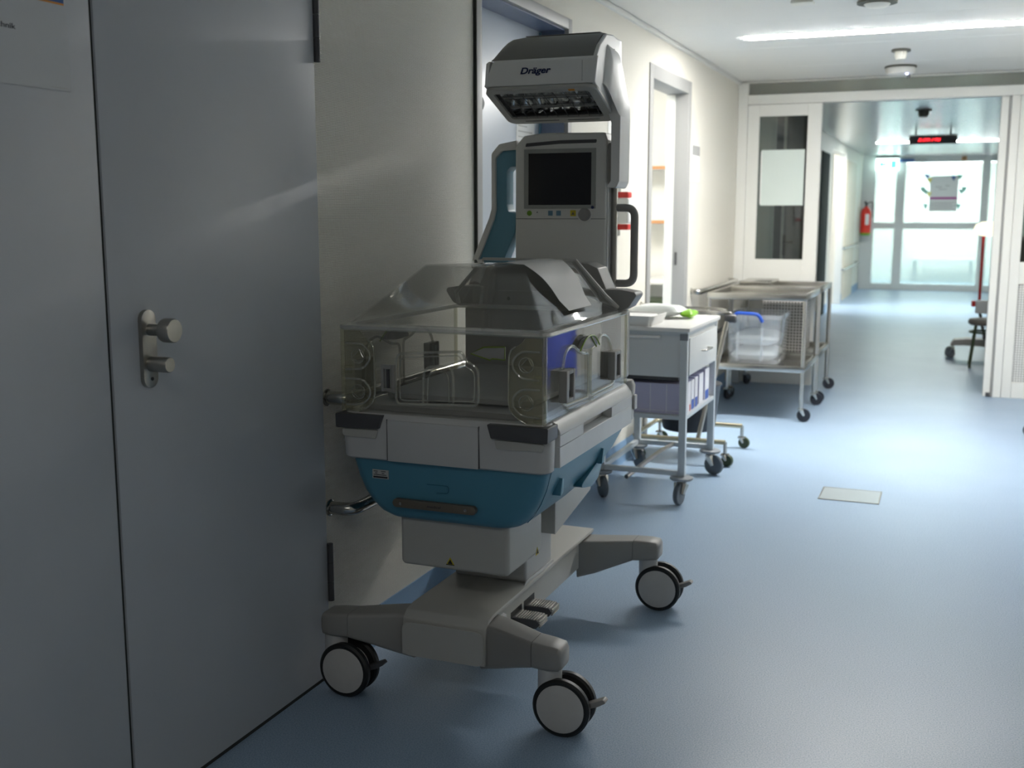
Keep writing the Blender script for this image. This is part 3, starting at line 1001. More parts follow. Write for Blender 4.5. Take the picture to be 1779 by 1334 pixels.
def warn(parent, axis, pos):
    def tri(s):
        return [(-s, -s * 0.62), (s, -s * 0.62), (0, s * 1.1)]
    x, y, z = pos
    if axis == 'y':
        w = B().prism([(x + a, z + c) for a, c in tri(0.0125)], 'y', y - 0.0008, y).build('warning_label', 'yellow', parent)
        B().prism([(x + a, z + c) for a, c in [(-0.0125, -0.0078), (0.0125, -0.0078), (0.0115, -0.0055), (-0.0115, -0.0055)]], 'y', y - 0.0014, y - 0.0009).build('label_border', 'print_dark', w)
        B().prism([(x + a, z + c) for a, c in tri(0.0075)], 'y', y - 0.0014, y - 0.0009).build('label_symbol', 'print_dark', w)
    else:
        w = B().prism([(y + a, z + c) for a, c in tri(0.0125)], 'x', x, x + 0.0008).build('warning_label', 'yellow', parent)
        B().prism([(y + a, z + c) for a, c in tri(0.0075)], 'x', x + 0.0009, x + 0.0014).build('label_symbol', 'print_dark', w)


warn(cf, 'y', (-0.002, -0.4125, 0.384))
warn(cf, 'x', (0.1665, -0.205, 0.372))

# blue tub
def tubring(z, hx, y0, y1, r):
    return [(x, y, z) for x, y in rrect(-hx, hx, y0, y1, r, 7)]


tub = B().loft([tubring(0.700, 0.280, -0.452, 0.29, 0.035), tubring(0.650, 0.277, -0.454, 0.275, 0.038), tubring(0.605, 0.266, -0.452, 0.215, 0.042),
                tubring(0.565, 0.250, -0.450, 0.13, 0.046), tubring(0.535, 0.232, -0.446, 0.03, 0.05), tubring(0.512, 0.212, -0.440, -0.06, 0.055),
                tubring(0.498, 0.190, -0.428, -0.12, 0.055), tubring(0.493, 0.168, -0.41, -0.15, 0.05)]).build('tub', 'inc_blue', INC, ang=60)
for y, z in ((-0.315, 0.592), (0.045, 0.600)):
    B().prism(rpoly([(y - 0.012, z - 0.022), (y + 0.012, z - 0.018), (y + 0.015, z + 0.020), (y + 0.004, z + 0.024)], 0.004), 'x', 0.250, 0.2765).build('tub_tab', 'inc_blue', tub, 0.003)
B().loft([[(x, p[0], p[1]) for p in rpoly([(-0.13, 0.543), (0.04, 0.585), (0.085, 0.596), (0.075, 0.560), (0.045, 0.535), (-0.02, 0.524)], 0.012)] for x in (0.20, 0.252, 0.262)]).build('drawer_pull', 'inc_blue_seam_shade', tub, 0.004, 2)  # curved lip, its shade painted in with the deeper blue
B().tube([(0.2805, -0.405, 0.655), (0.2675, -0.405, 0.605), (0.2515, -0.404, 0.565), (0.2335, -0.402, 0.535), (0.213, -0.400, 0.512)], 0.0010, 6).build('tub_seam', 'inc_blue_seam_shade', tub)
np_ = B().prism(rrect(-0.146, 0.094, 0.534, 0.557, 0.0113, 7), 'y', -0.463, -0.448).build('name_plate', 'plate', tub, 0.002)
for x in (-0.122, 0.066):
    B().lathe([(0.0042, 0.0), (0.0042, -0.0012), (0.0022, -0.0013), (0.001, -0.0005)], (x, -0.463, 0.545), 'y', 16).build('screw', 'steel', np_)
text('plate_print', 'medical', 'print_dark', 0.0095, (-0.025, -0.4633, 0.545), ROT_FACE_CAM, np_, shear=0.2, width=0.04, depth=0.0002)
st = bx('inventory_label', 'paper_grey', -0.208, -0.160, -0.4558, -0.4535, 0.605, 0.629, tub)
bx('barcode', 'print_dark', -0.205, -0.163, -0.4562, -0.4559, 0.607, 0.6115, st)
for i, (x0, x1, z) in enumerate(((-0.204, -0.192, 0.624), (-0.182, -0.168, 0.624), (-0.200, -0.193, 0.619), (-0.180, -0.172, 0.619), (-0.204, -0.166, 0.6145))):
    bx('printed_line', 'print_dark', x0, x1, -0.4562, -0.4559, z, z + 0.0018, st)
B().tube(rpath([(-0.048, -0.4535, 0.602), (0.014, -0.4535, 0.602), (0.014, -0.4535, 0.583), (-0.02, -0.4535, 0.581)], 0.008), 0.0011, 6).build('hatch_groove', 'inc_blue_seam_shade', tub)

# deck rim with bumpers and side flaps
rim = B().loft([[(x, y, z) for x, y in rrect(-h, h, y0, y1, 0.03, 6)] for z, h, y0, y1 in
                ((0.660, 0.268, -0.43, 0.285), (0.78, 0.268, -0.43, 0.285), (0.784, 0.262, -0.425, 0.28))]).build('deck', 'inc_white_dimmed', INC)
fb = B().loft([[(x, y, z) for x, y in rrect(-h, h, y0, -0.398, 0.03, 7)] for z, h, y0 in
               ((0.657, 0.288, -0.462), (0.662, 0.293, -0.468), (0.755, 0.296, -0.472), (0.776, 0.293, -0.468), (0.782, 0.286, -0.462))]).build('front_bezel', 'inc_white_dimmed', INC)
bx('front_cover', 'inc_white_dimmed', -0.152, 0.107, -0.4745, -0.4655, 0.659, 0.768, INC, 0.003, 2)
for x in (-0.1535, 0.1085):
    bx('panel_seam', 'inc_dark', x - 0.0006, x + 0.0006, -0.4728, -0.468, 0.661, 0.770, INC)
B().loft([[(x, y, z) for x, y in rrect(-h, h, 0.270, 0.322, 0.02, 5)] for z, h in ((0.668, 0.293), (0.775, 0.298), (0.79, 0.290))]).build('rear_bezel', 'inc_white_dimmed', INC)
for s, x0, x1 in ((-1, -0.300, -0.164), (1, 0.136, 0.297)):
    inx = x1 if s < 0 else x0
    outx = x0 if s < 0 else x1
    pts = [(inx, 0.7795), (inx - s * 0.0, 0.776), (inx + s * 0.010, 0.744), (outx, 0.741), (outx + s * 0.001, 0.775), (outx, 0.7795)]
    B().prism(rpoly(pts, 0.005), 'y', -0.4835, -0.41).build('corner_bumper', 'inc_dark', fb, 0.005, 3)
    # greyer plate paints the shade of a grip recess below the bumper
    B().prism(rpoly([(inx + s * 0.014, 0.740), (outx - s * 0.012, 0.738), (outx - s * 0.016, 0.718), (inx + s * 0.022, 0.716)], 0.006), 'y', -0.4745, -0.470).build('recess_shade_plate', 'inc_beige', fb, 0.0015)
for s in (-1, 1):
    prof_low = [(0.2685, 0.662), (0.2985, 0.662), (0.2985, 0.716), (0.2685, 0.719)]
    prof_top = [(0.2685, 0.746), (0.2985, 0.746), (0.2985, 0.752), (0.2965, 0.759), (0.284, 0.777), (0.276, 0.784), (0.2685, 0.785)]
    prof_mid = [(0.2685, 0.7165), (0.2985, 0.7165), (0.2985, 0.746), (0.2685, 0.746)]
    b = B()
    b.prism([(s * x, z) for x, z in prof_low], 'y', -0.394, 0.266)
    b.prism([(s * x, z) for x, z in prof_top], 'y', -0.394, 0.266)
    b.prism([(s * x, z) for x, z in prof_mid], 'y', -0.394, -0.205)
    b.prism([(s * x, z) for x, z in prof_mid], 'y', 0.055, 0.266)
    fl_ = b.build('side_flap', 'inc_flap', INC, 0.0012, 1)
    bx('flap_pivot', 'inc_white_dimmed', *sorted((s * 0.296, s * 0.303)), 0.285, 0.312, 0.70, 0.745, INC, 0.003)

# mattress tray and mattress
B().loft([[(x, y, z) for x, y in rrect(-h, h, y0, y1, 0.03, 5)] for z, h, y0, y1 in ((0.7845, 0.255, -0.43, 0.24), (0.800, 0.258, -0.435, 0.245), (0.803, 0.25, -0.425, 0.235))]).build('mattress_tray', 'inc_grey', INC)
B().loft([[(x, y, z) for x, y in rrect(-h, h, y0, y1, 0.04, 5)] for z, h, y0, y1 in ((0.8035, 0.20, -0.36, 0.20), (0.812, 0.215, -0.38, 0.215), (0.824, 0.215, -0.38, 0.215), (0.830, 0.20, -0.365, 0.20))]).build('mattress', 'mattress', INC)

# clear hood: walls
fw = bx('hood_front_wall', 'hood', -0.279, 0.279, -0.464, -0.459, 0.783, 1.004, INC, 0.0015, 1)
walls = {}
for s in (-1, 1):
    x0, x1 = sorted((s * 0.279, s * 0.284))
    walls[s] = bx('hood_side_wall', 'hood', x0, x1, -0.4585, 0.235, 0.786, 1.004, INC, 0.0015, 1)
# corner strips, thick clear plastic
for s in (-1, 1):
    x0, x1 = sorted((s * 0.2795, s * 0.2885))
    bx('hood_corner', 'hood_thick', x0, x1, -0.4715, -0.4595, 0.782, 1.004, INC, 0.004, 2)
    bx('hood_corner', 'hood_thick', x0, x1, 0.232, 0.246, 0.788, 1.004, INC, 0.004, 2)
# hinge brackets, front corners: flat clear plate with two C-shaped ribs and a disc
for s in (-1, 1):
    out = [(0.277, 0.998), (0.232, 0.998), (0.222, 0.985), (0.207, 0.976), (0.195, 0.968), (0.189, 0.95), (0.187, 0.84), (0.193, 0.812), (0.215, 0.795), (0.235, 0.786), (0.277, 0.786)]
    pl_ = B().prism([(s * x, z) for x, z in out], 'y', -0.4685, -0.4645).build('hinge_bracket', 'hood_thick', fw)
    B().tube(rpath([(s * x, -0.470, z) for x, z in out[3:-1]], 0.012), 0.0022, 8).build('bracket_rib', 'hood_edge', pl_)
    for zc in (0.932, 0.838):
        path = [(s * (0.272), -0.4715, zc + 0.034), (s * 0.222, -0.4715, zc + 0.034), (s * 0.200, -0.4715, zc + 0.012), (s * 0.200, -0.4715, zc - 0.010), (s * 0.222, -0.4715, zc - 0.033), (s * 0.272, -0.4715, zc - 0.036)]
        B().tube(rpath(path, 0.02), 0.0030, 8).build('bracket_rib', 'hood_edge', pl_)
        B().tube([(s * 0.236 + 0.019 * math.cos(a), -0.4715, zc + 0.019 * math.sin(a)) for a in [2 * PI * i / 20 for i in range(20)]], 0.0012, 6, True).build('pivot_ring', 'hood_edge', pl_)
        B().tube([(s * 0.236 - 0.016, -0.4715, zc - 0.004), (s * 0.236 + 0.005, -0.4715, zc + 0.018), (s * 0.236 + 0.016, -0.4715, zc - 0.003), (s * 0.236 + 0.004, -0.4715, zc - 0.018)], 0.0011, 6, True).build('pivot_mark', 'hood_edge', pl_)
    for z0, z1 in ((0.886, 0.908), (0.79, 0.80)):
        x0, x1 = sorted((s * 0.255, s * 0.277))
        bx('bracket_clip', 'hood_thick', x0, x1, -0.4735, -0.469, z0, z1, pl_, 0.002)

# front port door: raised ribs, arch, latch and grip
prt = B().tube(rpath([(-0.127, -0.4665, 0.90), (-0.122, -0.4665, 0.944), (0.062, -0.4665, 0.957), (0.070, -0.4665, 0.935), (0.105, -0.4665, 0.918), (0.106, -0.4665, 0.822), (-0.127, -0.4665, 0.812)] + [(-0.127, -0.4665, 0.899)], 0.016), 0.0034, 8).build('port_door', 'hood_edge', fw)
B().tube(rpath([(-0.1165, -0.4665, 0.90), (-0.112, -0.4665, 0.934), (0.055, -0.4665, 0.947), (0.062, -0.4665, 0.925), (0.095, -0.4665, 0.908), (0.096, -0.4665, 0.832), (-0.1165, -0.4665, 0.822)] + [(-0.1165, -0.4665, 0.899)], 0.014), 0.0018, 8).build('port_rib', 'hood_edge', prt)
for d_, r_ in ((0.0, 0.0036), (0.012, 0.0016)):
    B().tube(rpath([(-0.050 + d_, -0.4665, 0.816), (-0.046 + d_, -0.4665, 0.914 - d_), (0.036 - d_, -0.4665, 0.918 - d_), (0.036 - d_, -0.4665, 0.820)], 0.028), r_, 8).build('port_arch', 'hood_edge', prt)
def latch(parent, axis, c, wall):
    """grey port latch with a recessed slot"""
    if axis == 'y':
        x, z = c
        g_ = B()
        g_.box(x - 0.019, x - 0.011, wall - 0.012, wall, z - 0.035, z + 0.035)
        g_.box(x + 0.011, x + 0.019, wall - 0.012, wall, z - 0.035, z + 0.035)
        g_.box(x - 0.011, x + 0.011, wall - 0.012, wall, z + 0.024, z + 0.035)
        g_.box(x - 0.011, x + 0.011, wall - 0.012, wall, z - 0.035, z - 0.026)
        la = g_.build('port_latch', 'inc_grey', parent, 0.0015)
        bx('latch_slot', 'bezel', x - 0.0108, x + 0.0108, wall - 0.004, wall - 0.0005, z - 0.0258, z + 0.0238, la)
        bx('latch_pin', 'inc_dark', x - 0.004, x + 0.003, wall - 0.010, wall - 0.0042, z - 0.0255, z + 0.0235, la)
    else:
        y, z, s = c
        def q(a, b):
            return sorted((wall + s * a, wall + s * b))
        g_ = B()
        xa, xb = q(0.0, 0.022)
        g_.box(xa, xb, y - 0.034, y - 0.014, z - 0.041, z + 0.041)
        g_.box(xa, xb, y + 0.020, y + 0.034, z - 0.041, z + 0.041)
        g_.box(xa, xb, y - 0.014, y + 0.020, z + 0.030, z + 0.041)
        g_.box(xa, xb, y - 0.014, y + 0.020, z - 0.041, z - 0.031)
        la = g_.build('port_latch', 'inc_grey', parent, 0.003)
        xa, xb = q(0.001, 0.006)
        bx('latch_slot', 'paper_grey', xa, xb, y - 0.0138, y + 0.0198, z - 0.0308, z + 0.0298, la)
        xa, xb = q(0.0062, 0.016)
        bx('latch_pin', 'inc_dark', xa, xb, y + 0.000, y + 0.008, z - 0.0305, z + 0.0295, la)
        bx('latch_knob', 'inc_dark', xa, xb, y - 0.006, y + 0.015, z - 0.0305, z - 0.014, la)


latch(fw, 'y', (-0.147, 0.879), -0.4645)
grp = B().prism(rpoly([(0.090, 0.957), (0.125, 0.971), (0.180, 0.974), (0.180, 0.944), (0.148, 0.946), (0.142, 0.942), (0.092, 0.953)], 0.003), 'y', -0.476, -0.4655).build('port_grip', 'inc_grey', fw, 0.002)
B().tube([(0.089, -0.4765, 0.955), (0.125, -0.4765, 0.9725), (0.1815, -0.4765, 0.9755), (0.1815, -0.4765, 0.943), (0.148, -0.4765, 0.945), (0.142, -0.4765, 0.941)], 0.0016, 6, True).build('grip_edge', 'green', grp)

# side ports
for s in (-1, 1):
    wx_ = s * 0.2845
    xo = s * 0.2875
    pa = [(-0.345, 0.835), (-0.345, 0.92), (-0.325, 0.952), (-0.275, 0.963), (-0.225, 0.945), (-0.185, 0.930), (-0.140, 0.928), (-0.136, 0.805), (-0.33, 0.812)]
    pb = [(-0.118, 0.92), (-0.112, 0.935), (-0.06, 0.945), (-0.03, 0.962), (0.0, 0.964), (0.045, 0.95), (0.075, 0.92), (0.098, 0.81), (-0.118, 0.808)]
    for pp in (pa, pb):
        w3 = [(xo, y, z) for y, z in pp]
        pd = B().tube(rpath(w3 + [w3[0]], 0.02), 0.0040, 8).build('port_door', 'hood_edge', walls[s])
        B().cyl((xo, pp[-1][0] + 0.02, pp[-1][1] - 0.010), (xo, pp[-2][0] - 0.01, pp[-2][1] - 0.010), 0.0042, 10).build('port_hinge', 'hood_edge', pd)
    latch(walls[s], 'x', (-0.335, 0.866, s), wx_)
    latch(walls[s], 'x', (0.085, 0.866, s), wx_)
    ar = B().prism(rpoly([(-0.235, 0.948), (-0.20, 0.968), (-0.155, 0.975), (-0.105, 0.968), (-0.075, 0.944), (-0.15, 0.940)], 0.01), 'x', *sorted((wx_ + s * 0.001, wx_ + s * 0.012))).build('port_grip', 'inc_grey', walls[s], 0.003)
    B().tube(rpath([(wx_ + s * 0.0135, y, z) for y, z in ((-0.238, 0.944), (-0.20, 0.969), (-0.155, 0.977), (-0.105, 0.970), (-0.072, 0.942))], 0.03), 0.0022, 6).build('grip_edge', 'green', ar)
    B().tube([(wx_ + s * 0.0135, -0.155, 0.977), (wx_ + s * 0.0135, -0.12, 0.955), (wx_ + s * 0.0135, -0.10, 0.940)], 0.0018, 6).build('grip_edge', 'green', ar)

# hood rim and canopy
rr = B()
ro = rrect(-0.294, 0.294, -0.478, 0.252, 0.022, 5)
ri = rrect(-0.262, 0.262, -0.446, 0.228, 0.018, 5)
for (za, zb) in ((1.0045, 1.0125),):
    k = len(ro)
    vo0 = [rr.bm.verts.new((x, y, za)) for x, y in ro]
    vo1 = [rr.bm.verts.new((x * 0.997, y * 0.997, zb)) for x, y in ro]
    vi0 = [rr.bm.verts.new((x, y, za)) for x, y in ri]
    vi1 = [rr.bm.verts.new((x, y, zb + 0.004)) for x, y in ri]
    for i in range(k):
        j = (i + 1) % k
        rr.bm.faces.new((vo0[i], vo0[j], vo1[j], vo1[i]))
        rr.bm.faces.new((vo1[i], vo1[j], vi1[j], vi1[i]))
        rr.bm.faces.new((vi1[i], vi1[j], vi0[j], vi0[i]))
        rr.bm.faces.new((vi0[i], vi0[j], vo0[j], vo0[i]))
rimh = rr.build('hood_rim', 'rim_clear', INC)
B().tube([(x, y, 1.0035) for x, y in rrect(-0.290, 0.290, -0.474, 0.248, 0.02, 5)], 0.0028, 6, True).build('rim_bead', 'hood_edge', rimh)


def canopy_ring(t, off=0.0):
    """t 0 = lower edge, 1 = top"""
    hx = 0.272 + (0.146 - 0.272) * t - off
    y0 = -0.452 + (-0.255 + 0.452) * t + off
    y1 = 0.235 + (0.150 - 0.235) * t - off * 0.2
    z = 1.0165 + (1.1625 - 1.0165) * t - off * (0.5 if t < 1 else 1)
    return [(x, y, z) for x, y in rrect(-hx, hx, y0, y1, 0.010 + 0.004 * (1 - t), 4)]


can = B()
can.loft([canopy_ring(t) for t in (0, 0.04, 0.5, 0.97, 1.0)], cap=False)
can.bm.faces.new([can.bm.verts.new(p) for p in canopy_ring(1.0)])
bmesh.ops.remove_doubles(can.bm, verts=can.bm.verts[:], dist=1e-5)
canopy = can.build('hood_canopy', 'canopy', INC, solid=0.0035)
# grey end frame of the canopy and wings
B().tube([(0.262, 0.215, 1.022), (0.243, 0.158, 1.058), (0.150, 0.158, 1.160), (-0.150, 0.158, 1.160), (-0.243, 0.158, 1.058), (-0.262, 0.215, 1.022)], 0.007, 8).build('canopy_frame', 'inc_beige', canopy)
for s in (-1, 1):
    pts = [(0.190, 1.072), (0.262, 1.073), (0.310, 1.066), (0.316, 1.056), (0.292, 1.020), (0.268, 1.008), (0.20, 1.010)]
    B().prism(rpoly([(s * x, z) for x, z in pts], 0.008), 'y', 0.235, 0.315).build('hood_wing', 'inc_grey', INC, 0.008, 3)
# grey sheet lying over the right face of the canopy
def sheet(u, v):
    yl = -0.272 + 0.30 * u
    if v < 0.3:
        t = v / 0.3
        p = Vector((0.060 + 0.085 * t, yl, 1.1665 + 0.006 * math.sin(PI * t)))
    else:
        t = (v - 0.3) / 0.7
        y = yl * (1 - t) + (-0.220 + 0.190 * u) * t
        p = Vector((0.149 + 0.108 * t, y, 1.1655 - 0.122 * t)) + Vector((0.67, 0, 0.73)) * (0.0045 + 0.010 * math.sin(PI * min(1, t * 1.3)))
    return p
B().quadgrid(sheet, 10, 20).build('cover_sheet', 'paper_grey', canopy, ang=60, solid=0.0012)

# head end of the hood: grey wall with plate
hp = B().prism(rpoly([(-0.262, 0.79), (0.262, 0.79), (0.262, 1.0), (0.232, 1.03), (0.185, 1.135), (0.15, 1.15), (-0.15, 1.15), (-0.185, 1.135), (-0.232, 1.03), (-0.262, 1.0)], 0.012), 'y', 0.262, 0.36).build('head_panel', 'inc_grey', INC, 0.006, 2)
pp = B().prism(rpoly([(-0.20, 0.80), (0.20, 0.80), (0.20, 1.03), (0.12, 1.06), (-0.15, 1.06), (-0.16, 1.0), (-0.20, 0.99)], 0.012), 'y', 0.252, 0.2615).build('head_plate', 'inc_grey', hp, 0.003)
B().lathe([(0.006, 0.0), (0.006, -0.001), (0.001, -0.0012)], (-0.105, 0.252, 1.035), 'y', 14).build('plug_hole', 'black', pp)
bx('tower_foot', 'inc_grey', -0.17, 0.17, 0.361, 0.56, 0.60, 0.80, INC, 0.02, 3)

# tower
tw = B().prism(rpoly([(-0.1535, 0.80), (0.157, 0.80), (0.157, 1.53), (0.150, 1.553), (-0.06, 1.556), (-0.125, 1.548), (-0.1535, 1.515)], [0, 0, 0.012, 0.008, 0.02, 0.02, 0.02]), 'y', 0.430, 0.565).build('tower_body', 'tower_white_lit', INC, 0.008, 3)
bx('edge_trim', 'inc_white_dimmed', 0.1572, 0.1600, 0.436, 0.50, 0.81, 1.50, tw)
B().prism(rpoly([(-0.152, 1.284), (0.155, 1.284), (0.155, 1.2825), (-0.152, 1.2825)], 0), 'y', 0.4288, 0.4305).build('panel_seam', 'inc_dark', tw)
B().prism(rpoly([(-0.119, 1.513), (0.0, 1.5205), (0.122, 1.521), (0.124, 1.532), (0.0, 1.5315), (-0.115, 1.5245)], 0.003), 'y', 0.4275, 0.432).build('status_lamp', 'inc_dark', tw, 0.001)
bz = B()
for x0, x1, z0, z1 in ((-0.122, -0.1075, 1.3155, 1.505), (0.1075, 0.122, 1.3155, 1.505), (-0.1075, 0.1075, 1.492, 1.505), (-0.1075, 0.1075, 1.3155, 1.327)):
    bz.box(x0, x1, 0.4265, 0.4305, z0, z1)
bzo = bz.build('screen_bezel', 'bezel', tw)
bx('screen', 'screen', -0.1073, 0.1073, 0.4285, 0.4304, 1.3272, 1.4918, bzo)
B().lathe([(0.021, 0.0), (0.021, -0.003), (0.0185, -0.0035), (0.0178, -0.015), (0.0165, -0.0165), (0.001, -0.0168)], (0.086, 0.4303, 1.297), 'y', 36).build('rotary_knob', 'inc_grey', tw)
B().lathe([(0.0245, 0.0), (0.0245, -0.0025), (0.021, -0.003)], (0.086, 0.4303, 1.297), 'y', 36).build('knob_ring', 'heater_white_lit', tw)
B().lathe([(0.0085, 0.0), (0.0085, -0.0015), (0.001, -0.0018)], (-0.104, 0.4302, 1.301), 'y', 20).build('power_button', 'green2', tw)
for x in (-0.031, -0.003):
    bx('touch_button', 'blue_btn', x - 0.008, x + 0.008, 0.4286, 0.4302, 1.293, 1.309, tw, 0.0008, 1)
yb = bx('alarm_button', 'yellow', 0.037, 0.056, 0.4286, 0.4302, 1.2915, 1.3105, tw, 0.0008, 1)
B().prism([(0.041, 1.296), (0.052, 1.296), (0.0465, 1.306)], 'y', 0.4276, 0.4284).build('bell_symbol', 'plate', yb)
B().lathe([(0.005, 0.0), (0.005, -0.0015), (0.001, -0.0018)], (0.113, 0.4264, 1.3195), 'y', 14).build('sensor_window', 'navy', bzo)
B().lathe([(0.002, 0.0), (0.002, -0.0012), (0.0005, -0.0013)], (-0.077, 0.4302, 1.304), 'y', 10).build('indicator', 'print_dark', tw)

# blue arm, left
arm = B().prism(rpoly([(-0.155, 1.535), (-0.215, 1.525), (-0.243, 1.495), (-0.243, 1.315), (-0.252, 1.285), (-0.318, 1.135), (-0.318, 1.118), (-0.302, 1.112), (-0.300, 1.128),
                       (-0.236, 1.280), (-0.229, 1.312), (-0.229, 1.480), (-0.206, 1.503), (-0.155, 1.506)], [0, .01, .02, .01, .01, .006, .006, .003, .003, .01, .01, .012, .01, 0]), 'y', 0.44, 0.52).build('side_arm', 'tower_white_lit', INC, 0.003, 2)
B().prism(rpoly([(-0.155, 1.506), (-0.206, 1.503), (-0.229, 1.480), (-0.229, 1.312), (-0.236, 1.280), (-0.300, 1.128), (-0.300, 1.112), (-0.215, 1.108), (-0.208, 1.135),
                 (-0.165, 1.235), (-0.1555, 1.30), (-0.187, 1.305), (-0.193, 1.330), (-0.193, 1.438), (-0.178, 1.452), (-0.155, 1.453)], [0, .01, .012, .01, .01, .003, .003, .01, .01, .01, .004, .01, .01, .014, .01, 0]), 'y', 0.450, 0.512).build('arm_inlay', 'arm_blue_lit', arm, 0.006, 3)
B().tube([(-0.290, 0.46, 1.125), (-0.275, 0.40, 1.095), (-0.255, 0.33, 1.06)], [0.02, 0.022, 0.024], 12).build('arm_foot', 'inc_grey', arm)

# accessory strip and chrome bar on the wall side
B().prism(rpoly([(-0.262, 0.60), (-0.236, 0.60), (-0.230, 0.775), (-0.262, 0.775)], 0.006), 'x', -0.330, -0.312).build('accessory_strip', 'black', INC, 0.003)
B().tube(rpath([(-0.298, -0.24, 0.66), (-0.322, -0.24, 0.645), (-0.268, -0.24, 0.545), (-0.20, -0.24, 0.52)], 0.02), 0.0055, 10).build('chrome_bar', 'chrome', INC)
# right rail and grab handle
B().cyl((0.170, 0.478, 0.80), (0.170, 0.478, 1.40), 0.0095, 18).build('equipment_rail', 'steel_dark', INC)
B().tube(rpath([(0.172, 0.485, 1.318), (0.236, 0.485, 1.318), (0.236, 0.485, 1.076), (0.172, 0.485, 1.076)], 0.045, 8), 0.0125, 14).build('grab_handle', 'inc_grey', INC)

# heater arm and heater head
ha = B().prism(rpoly([(0.163, 1.382), (0.196, 1.378), (0.206, 1.40), (0.2075, 1.60), (0.196, 1.65), (0.176, 1.70), (0.176, 1.84), (0.166, 1.845), (0.166, 1.61), (0.178, 1.58), (0.178, 1.40)], [.006, .012, .012, .03, .03, .03, .004, .004, .01, .02, .01]), 'y', 0.405, 0.515).build('heater_arm', 'heater_white_lit', INC, 0.006, 3)
A5 = [(0.315, 1.690), (0.462, 1.618), (0.503, 1.690), (0.470, 1.800), (0.355, 1.812)]
B5 = [(0.405, 1.596), (0.460, 1.575), (0.515, 1.590), (0.515, 1.636), (0.430, 1.648)]
rgs = []
for i_ in range(6):
    t_ = i_ / 5
    w_ = t_ * t_ * (3 - 2 * t_)
    rgs.append([(0.1764 + 0.031 * (t_ ** 0.75), a_[0] * (1 - w_) + b_[0] * w_, a_[1] * (1 - w_) + b_[1] * w_) for a_, b_ in zip(A5, B5)])
B().loft(rgs).build('arm_shoulder', 'heater_white_lit', ha, 0.006, 2, ang=60)
bx('arm_joint', 'inc_grey', 0.1605, 0.180, 0.425, 0.50, 1.390, 1.52, ha, 0.006, 2)
OY, OZ = 0.242, 1.682
dv = Vector((0, 0.21, -0.08)).normalized()
nv = Vector((0, dv.z, -dv.y))


def HP(x, t, h):
    return Vector((x, OY, OZ)) + dv * t + nv * h


def hbox(b, x0, x1, t0, t1, h0, h1):
    b.loft([[HP(x0, t0, h), HP(x1, t0, h), HP(x1, t1, h), HP(x0, t1, h)] for h in (h0, h1)])


HL = 0.2247
hw = B()
hw.loft([[(x * k, y, z) for x, y, z in ((-0.182, 0.2365, 1.684), (-0.182, 0.2565, 1.684), (-0.182, 0.262, 1.762), (-0.182, 0.2485, 1.762))] for k in (1.0,)] +
        [[(0.176, 0.2365, 1.684), (0.176, 0.2565, 1.684), (0.176, 0.262, 1.762), (0.176, 0.2485, 1.762)]])
head = B().loft([[(-0.182, 0.2375, 1.684), (0.176, 0.2375, 1.684), (0.176, 0.2575, 1.684), (-0.182, 0.2575, 1.684)],
                 [(-0.158, 0.2500, 1.758), (0.180, 0.2500, 1.758), (0.180, 0.2660, 1.758), (-0.158, 0.2660, 1.758)],
                 [(-0.150, 0.2560, 1.764), (0.178, 0.2560, 1.764), (0.178, 0.2680, 1.764), (-0.150, 0.2680, 1.764)]]).build('heater_front', 'heater_white_lit', INC, 0.004, 3)
hw.bm.free()
bx('panel_seam', 'inc_dark', 0.1365, 0.1373, 0.2360, 0.2362, 1.69, 1.75, head)
B().prism(rpoly([(0.239, 1.684), (0.2505, 1.756), (0.27, 1.764), (0.50, 1.764), (0.505, 1.66), (0.452, 1.604)], 0.008), 'x', -0.180, -0.168).build('heater_end', 'heater_white_lit', INC, 0.004, 3)
B().prism(rpoly([(0.239, 1.684), (0.2505, 1.760), (0.285, 1.800), (0.35, 1.838), (0.42, 1.846), (0.50, 1.835), (0.505, 1.66), (0.452, 1.604)], 0.012), 'x', 0.1645, 0.1765).build('heater_end', 'heater_white_lit', INC, 0.005, 3)
# grey cover shell
co = [(0.262, 1.764), (0.275, 1.790), (0.30, 1.815), (0.34, 1.838), (0.39, 1.849), (0.44, 1.850), (0.50, 1.838), (0.508, 1.70), (0.455, 1.604)]
ci = [(0.448, 1.612), (0.498, 1.70), (0.492, 1.828), (0.44, 1.840), (0.39, 1.839), (0.345, 1.828), (0.308, 1.806), (0.285, 1.784), (0.272, 1.764)]
def cz(z, k):
    return z if z < 1.764 else 1.764 + (z - 1.764) * k
hc = B().loft([[(x, y, cz(z, k)) for y, z in co + ci] for x, k in ((-0.1675, 0.08), (-0.163, 0.35), (-0.155, 0.62), (-0.143, 0.85), (-0.125, 0.97), (-0.10, 1.0), (0.145, 1.0), (0.158, 0.985), (0.164, 0.95))]).build('heater_cover', 'inc_cover', INC, ang=45)
B().prism([(0.385, 1.8495), (0.44, 1.8505), (0.44, 1.853), (0.385, 1.852)], 'x', -0.10, 0.145).build('cover_ridge', 'inc_grey', hc, 0.001)
B().lathe([(0.005, 0.0), (0.005, 0.0012), (0.001, 0.0014)], (0.1765, 0.43, 1.80), 'x', 14).build('screw_cap', 'black', head)
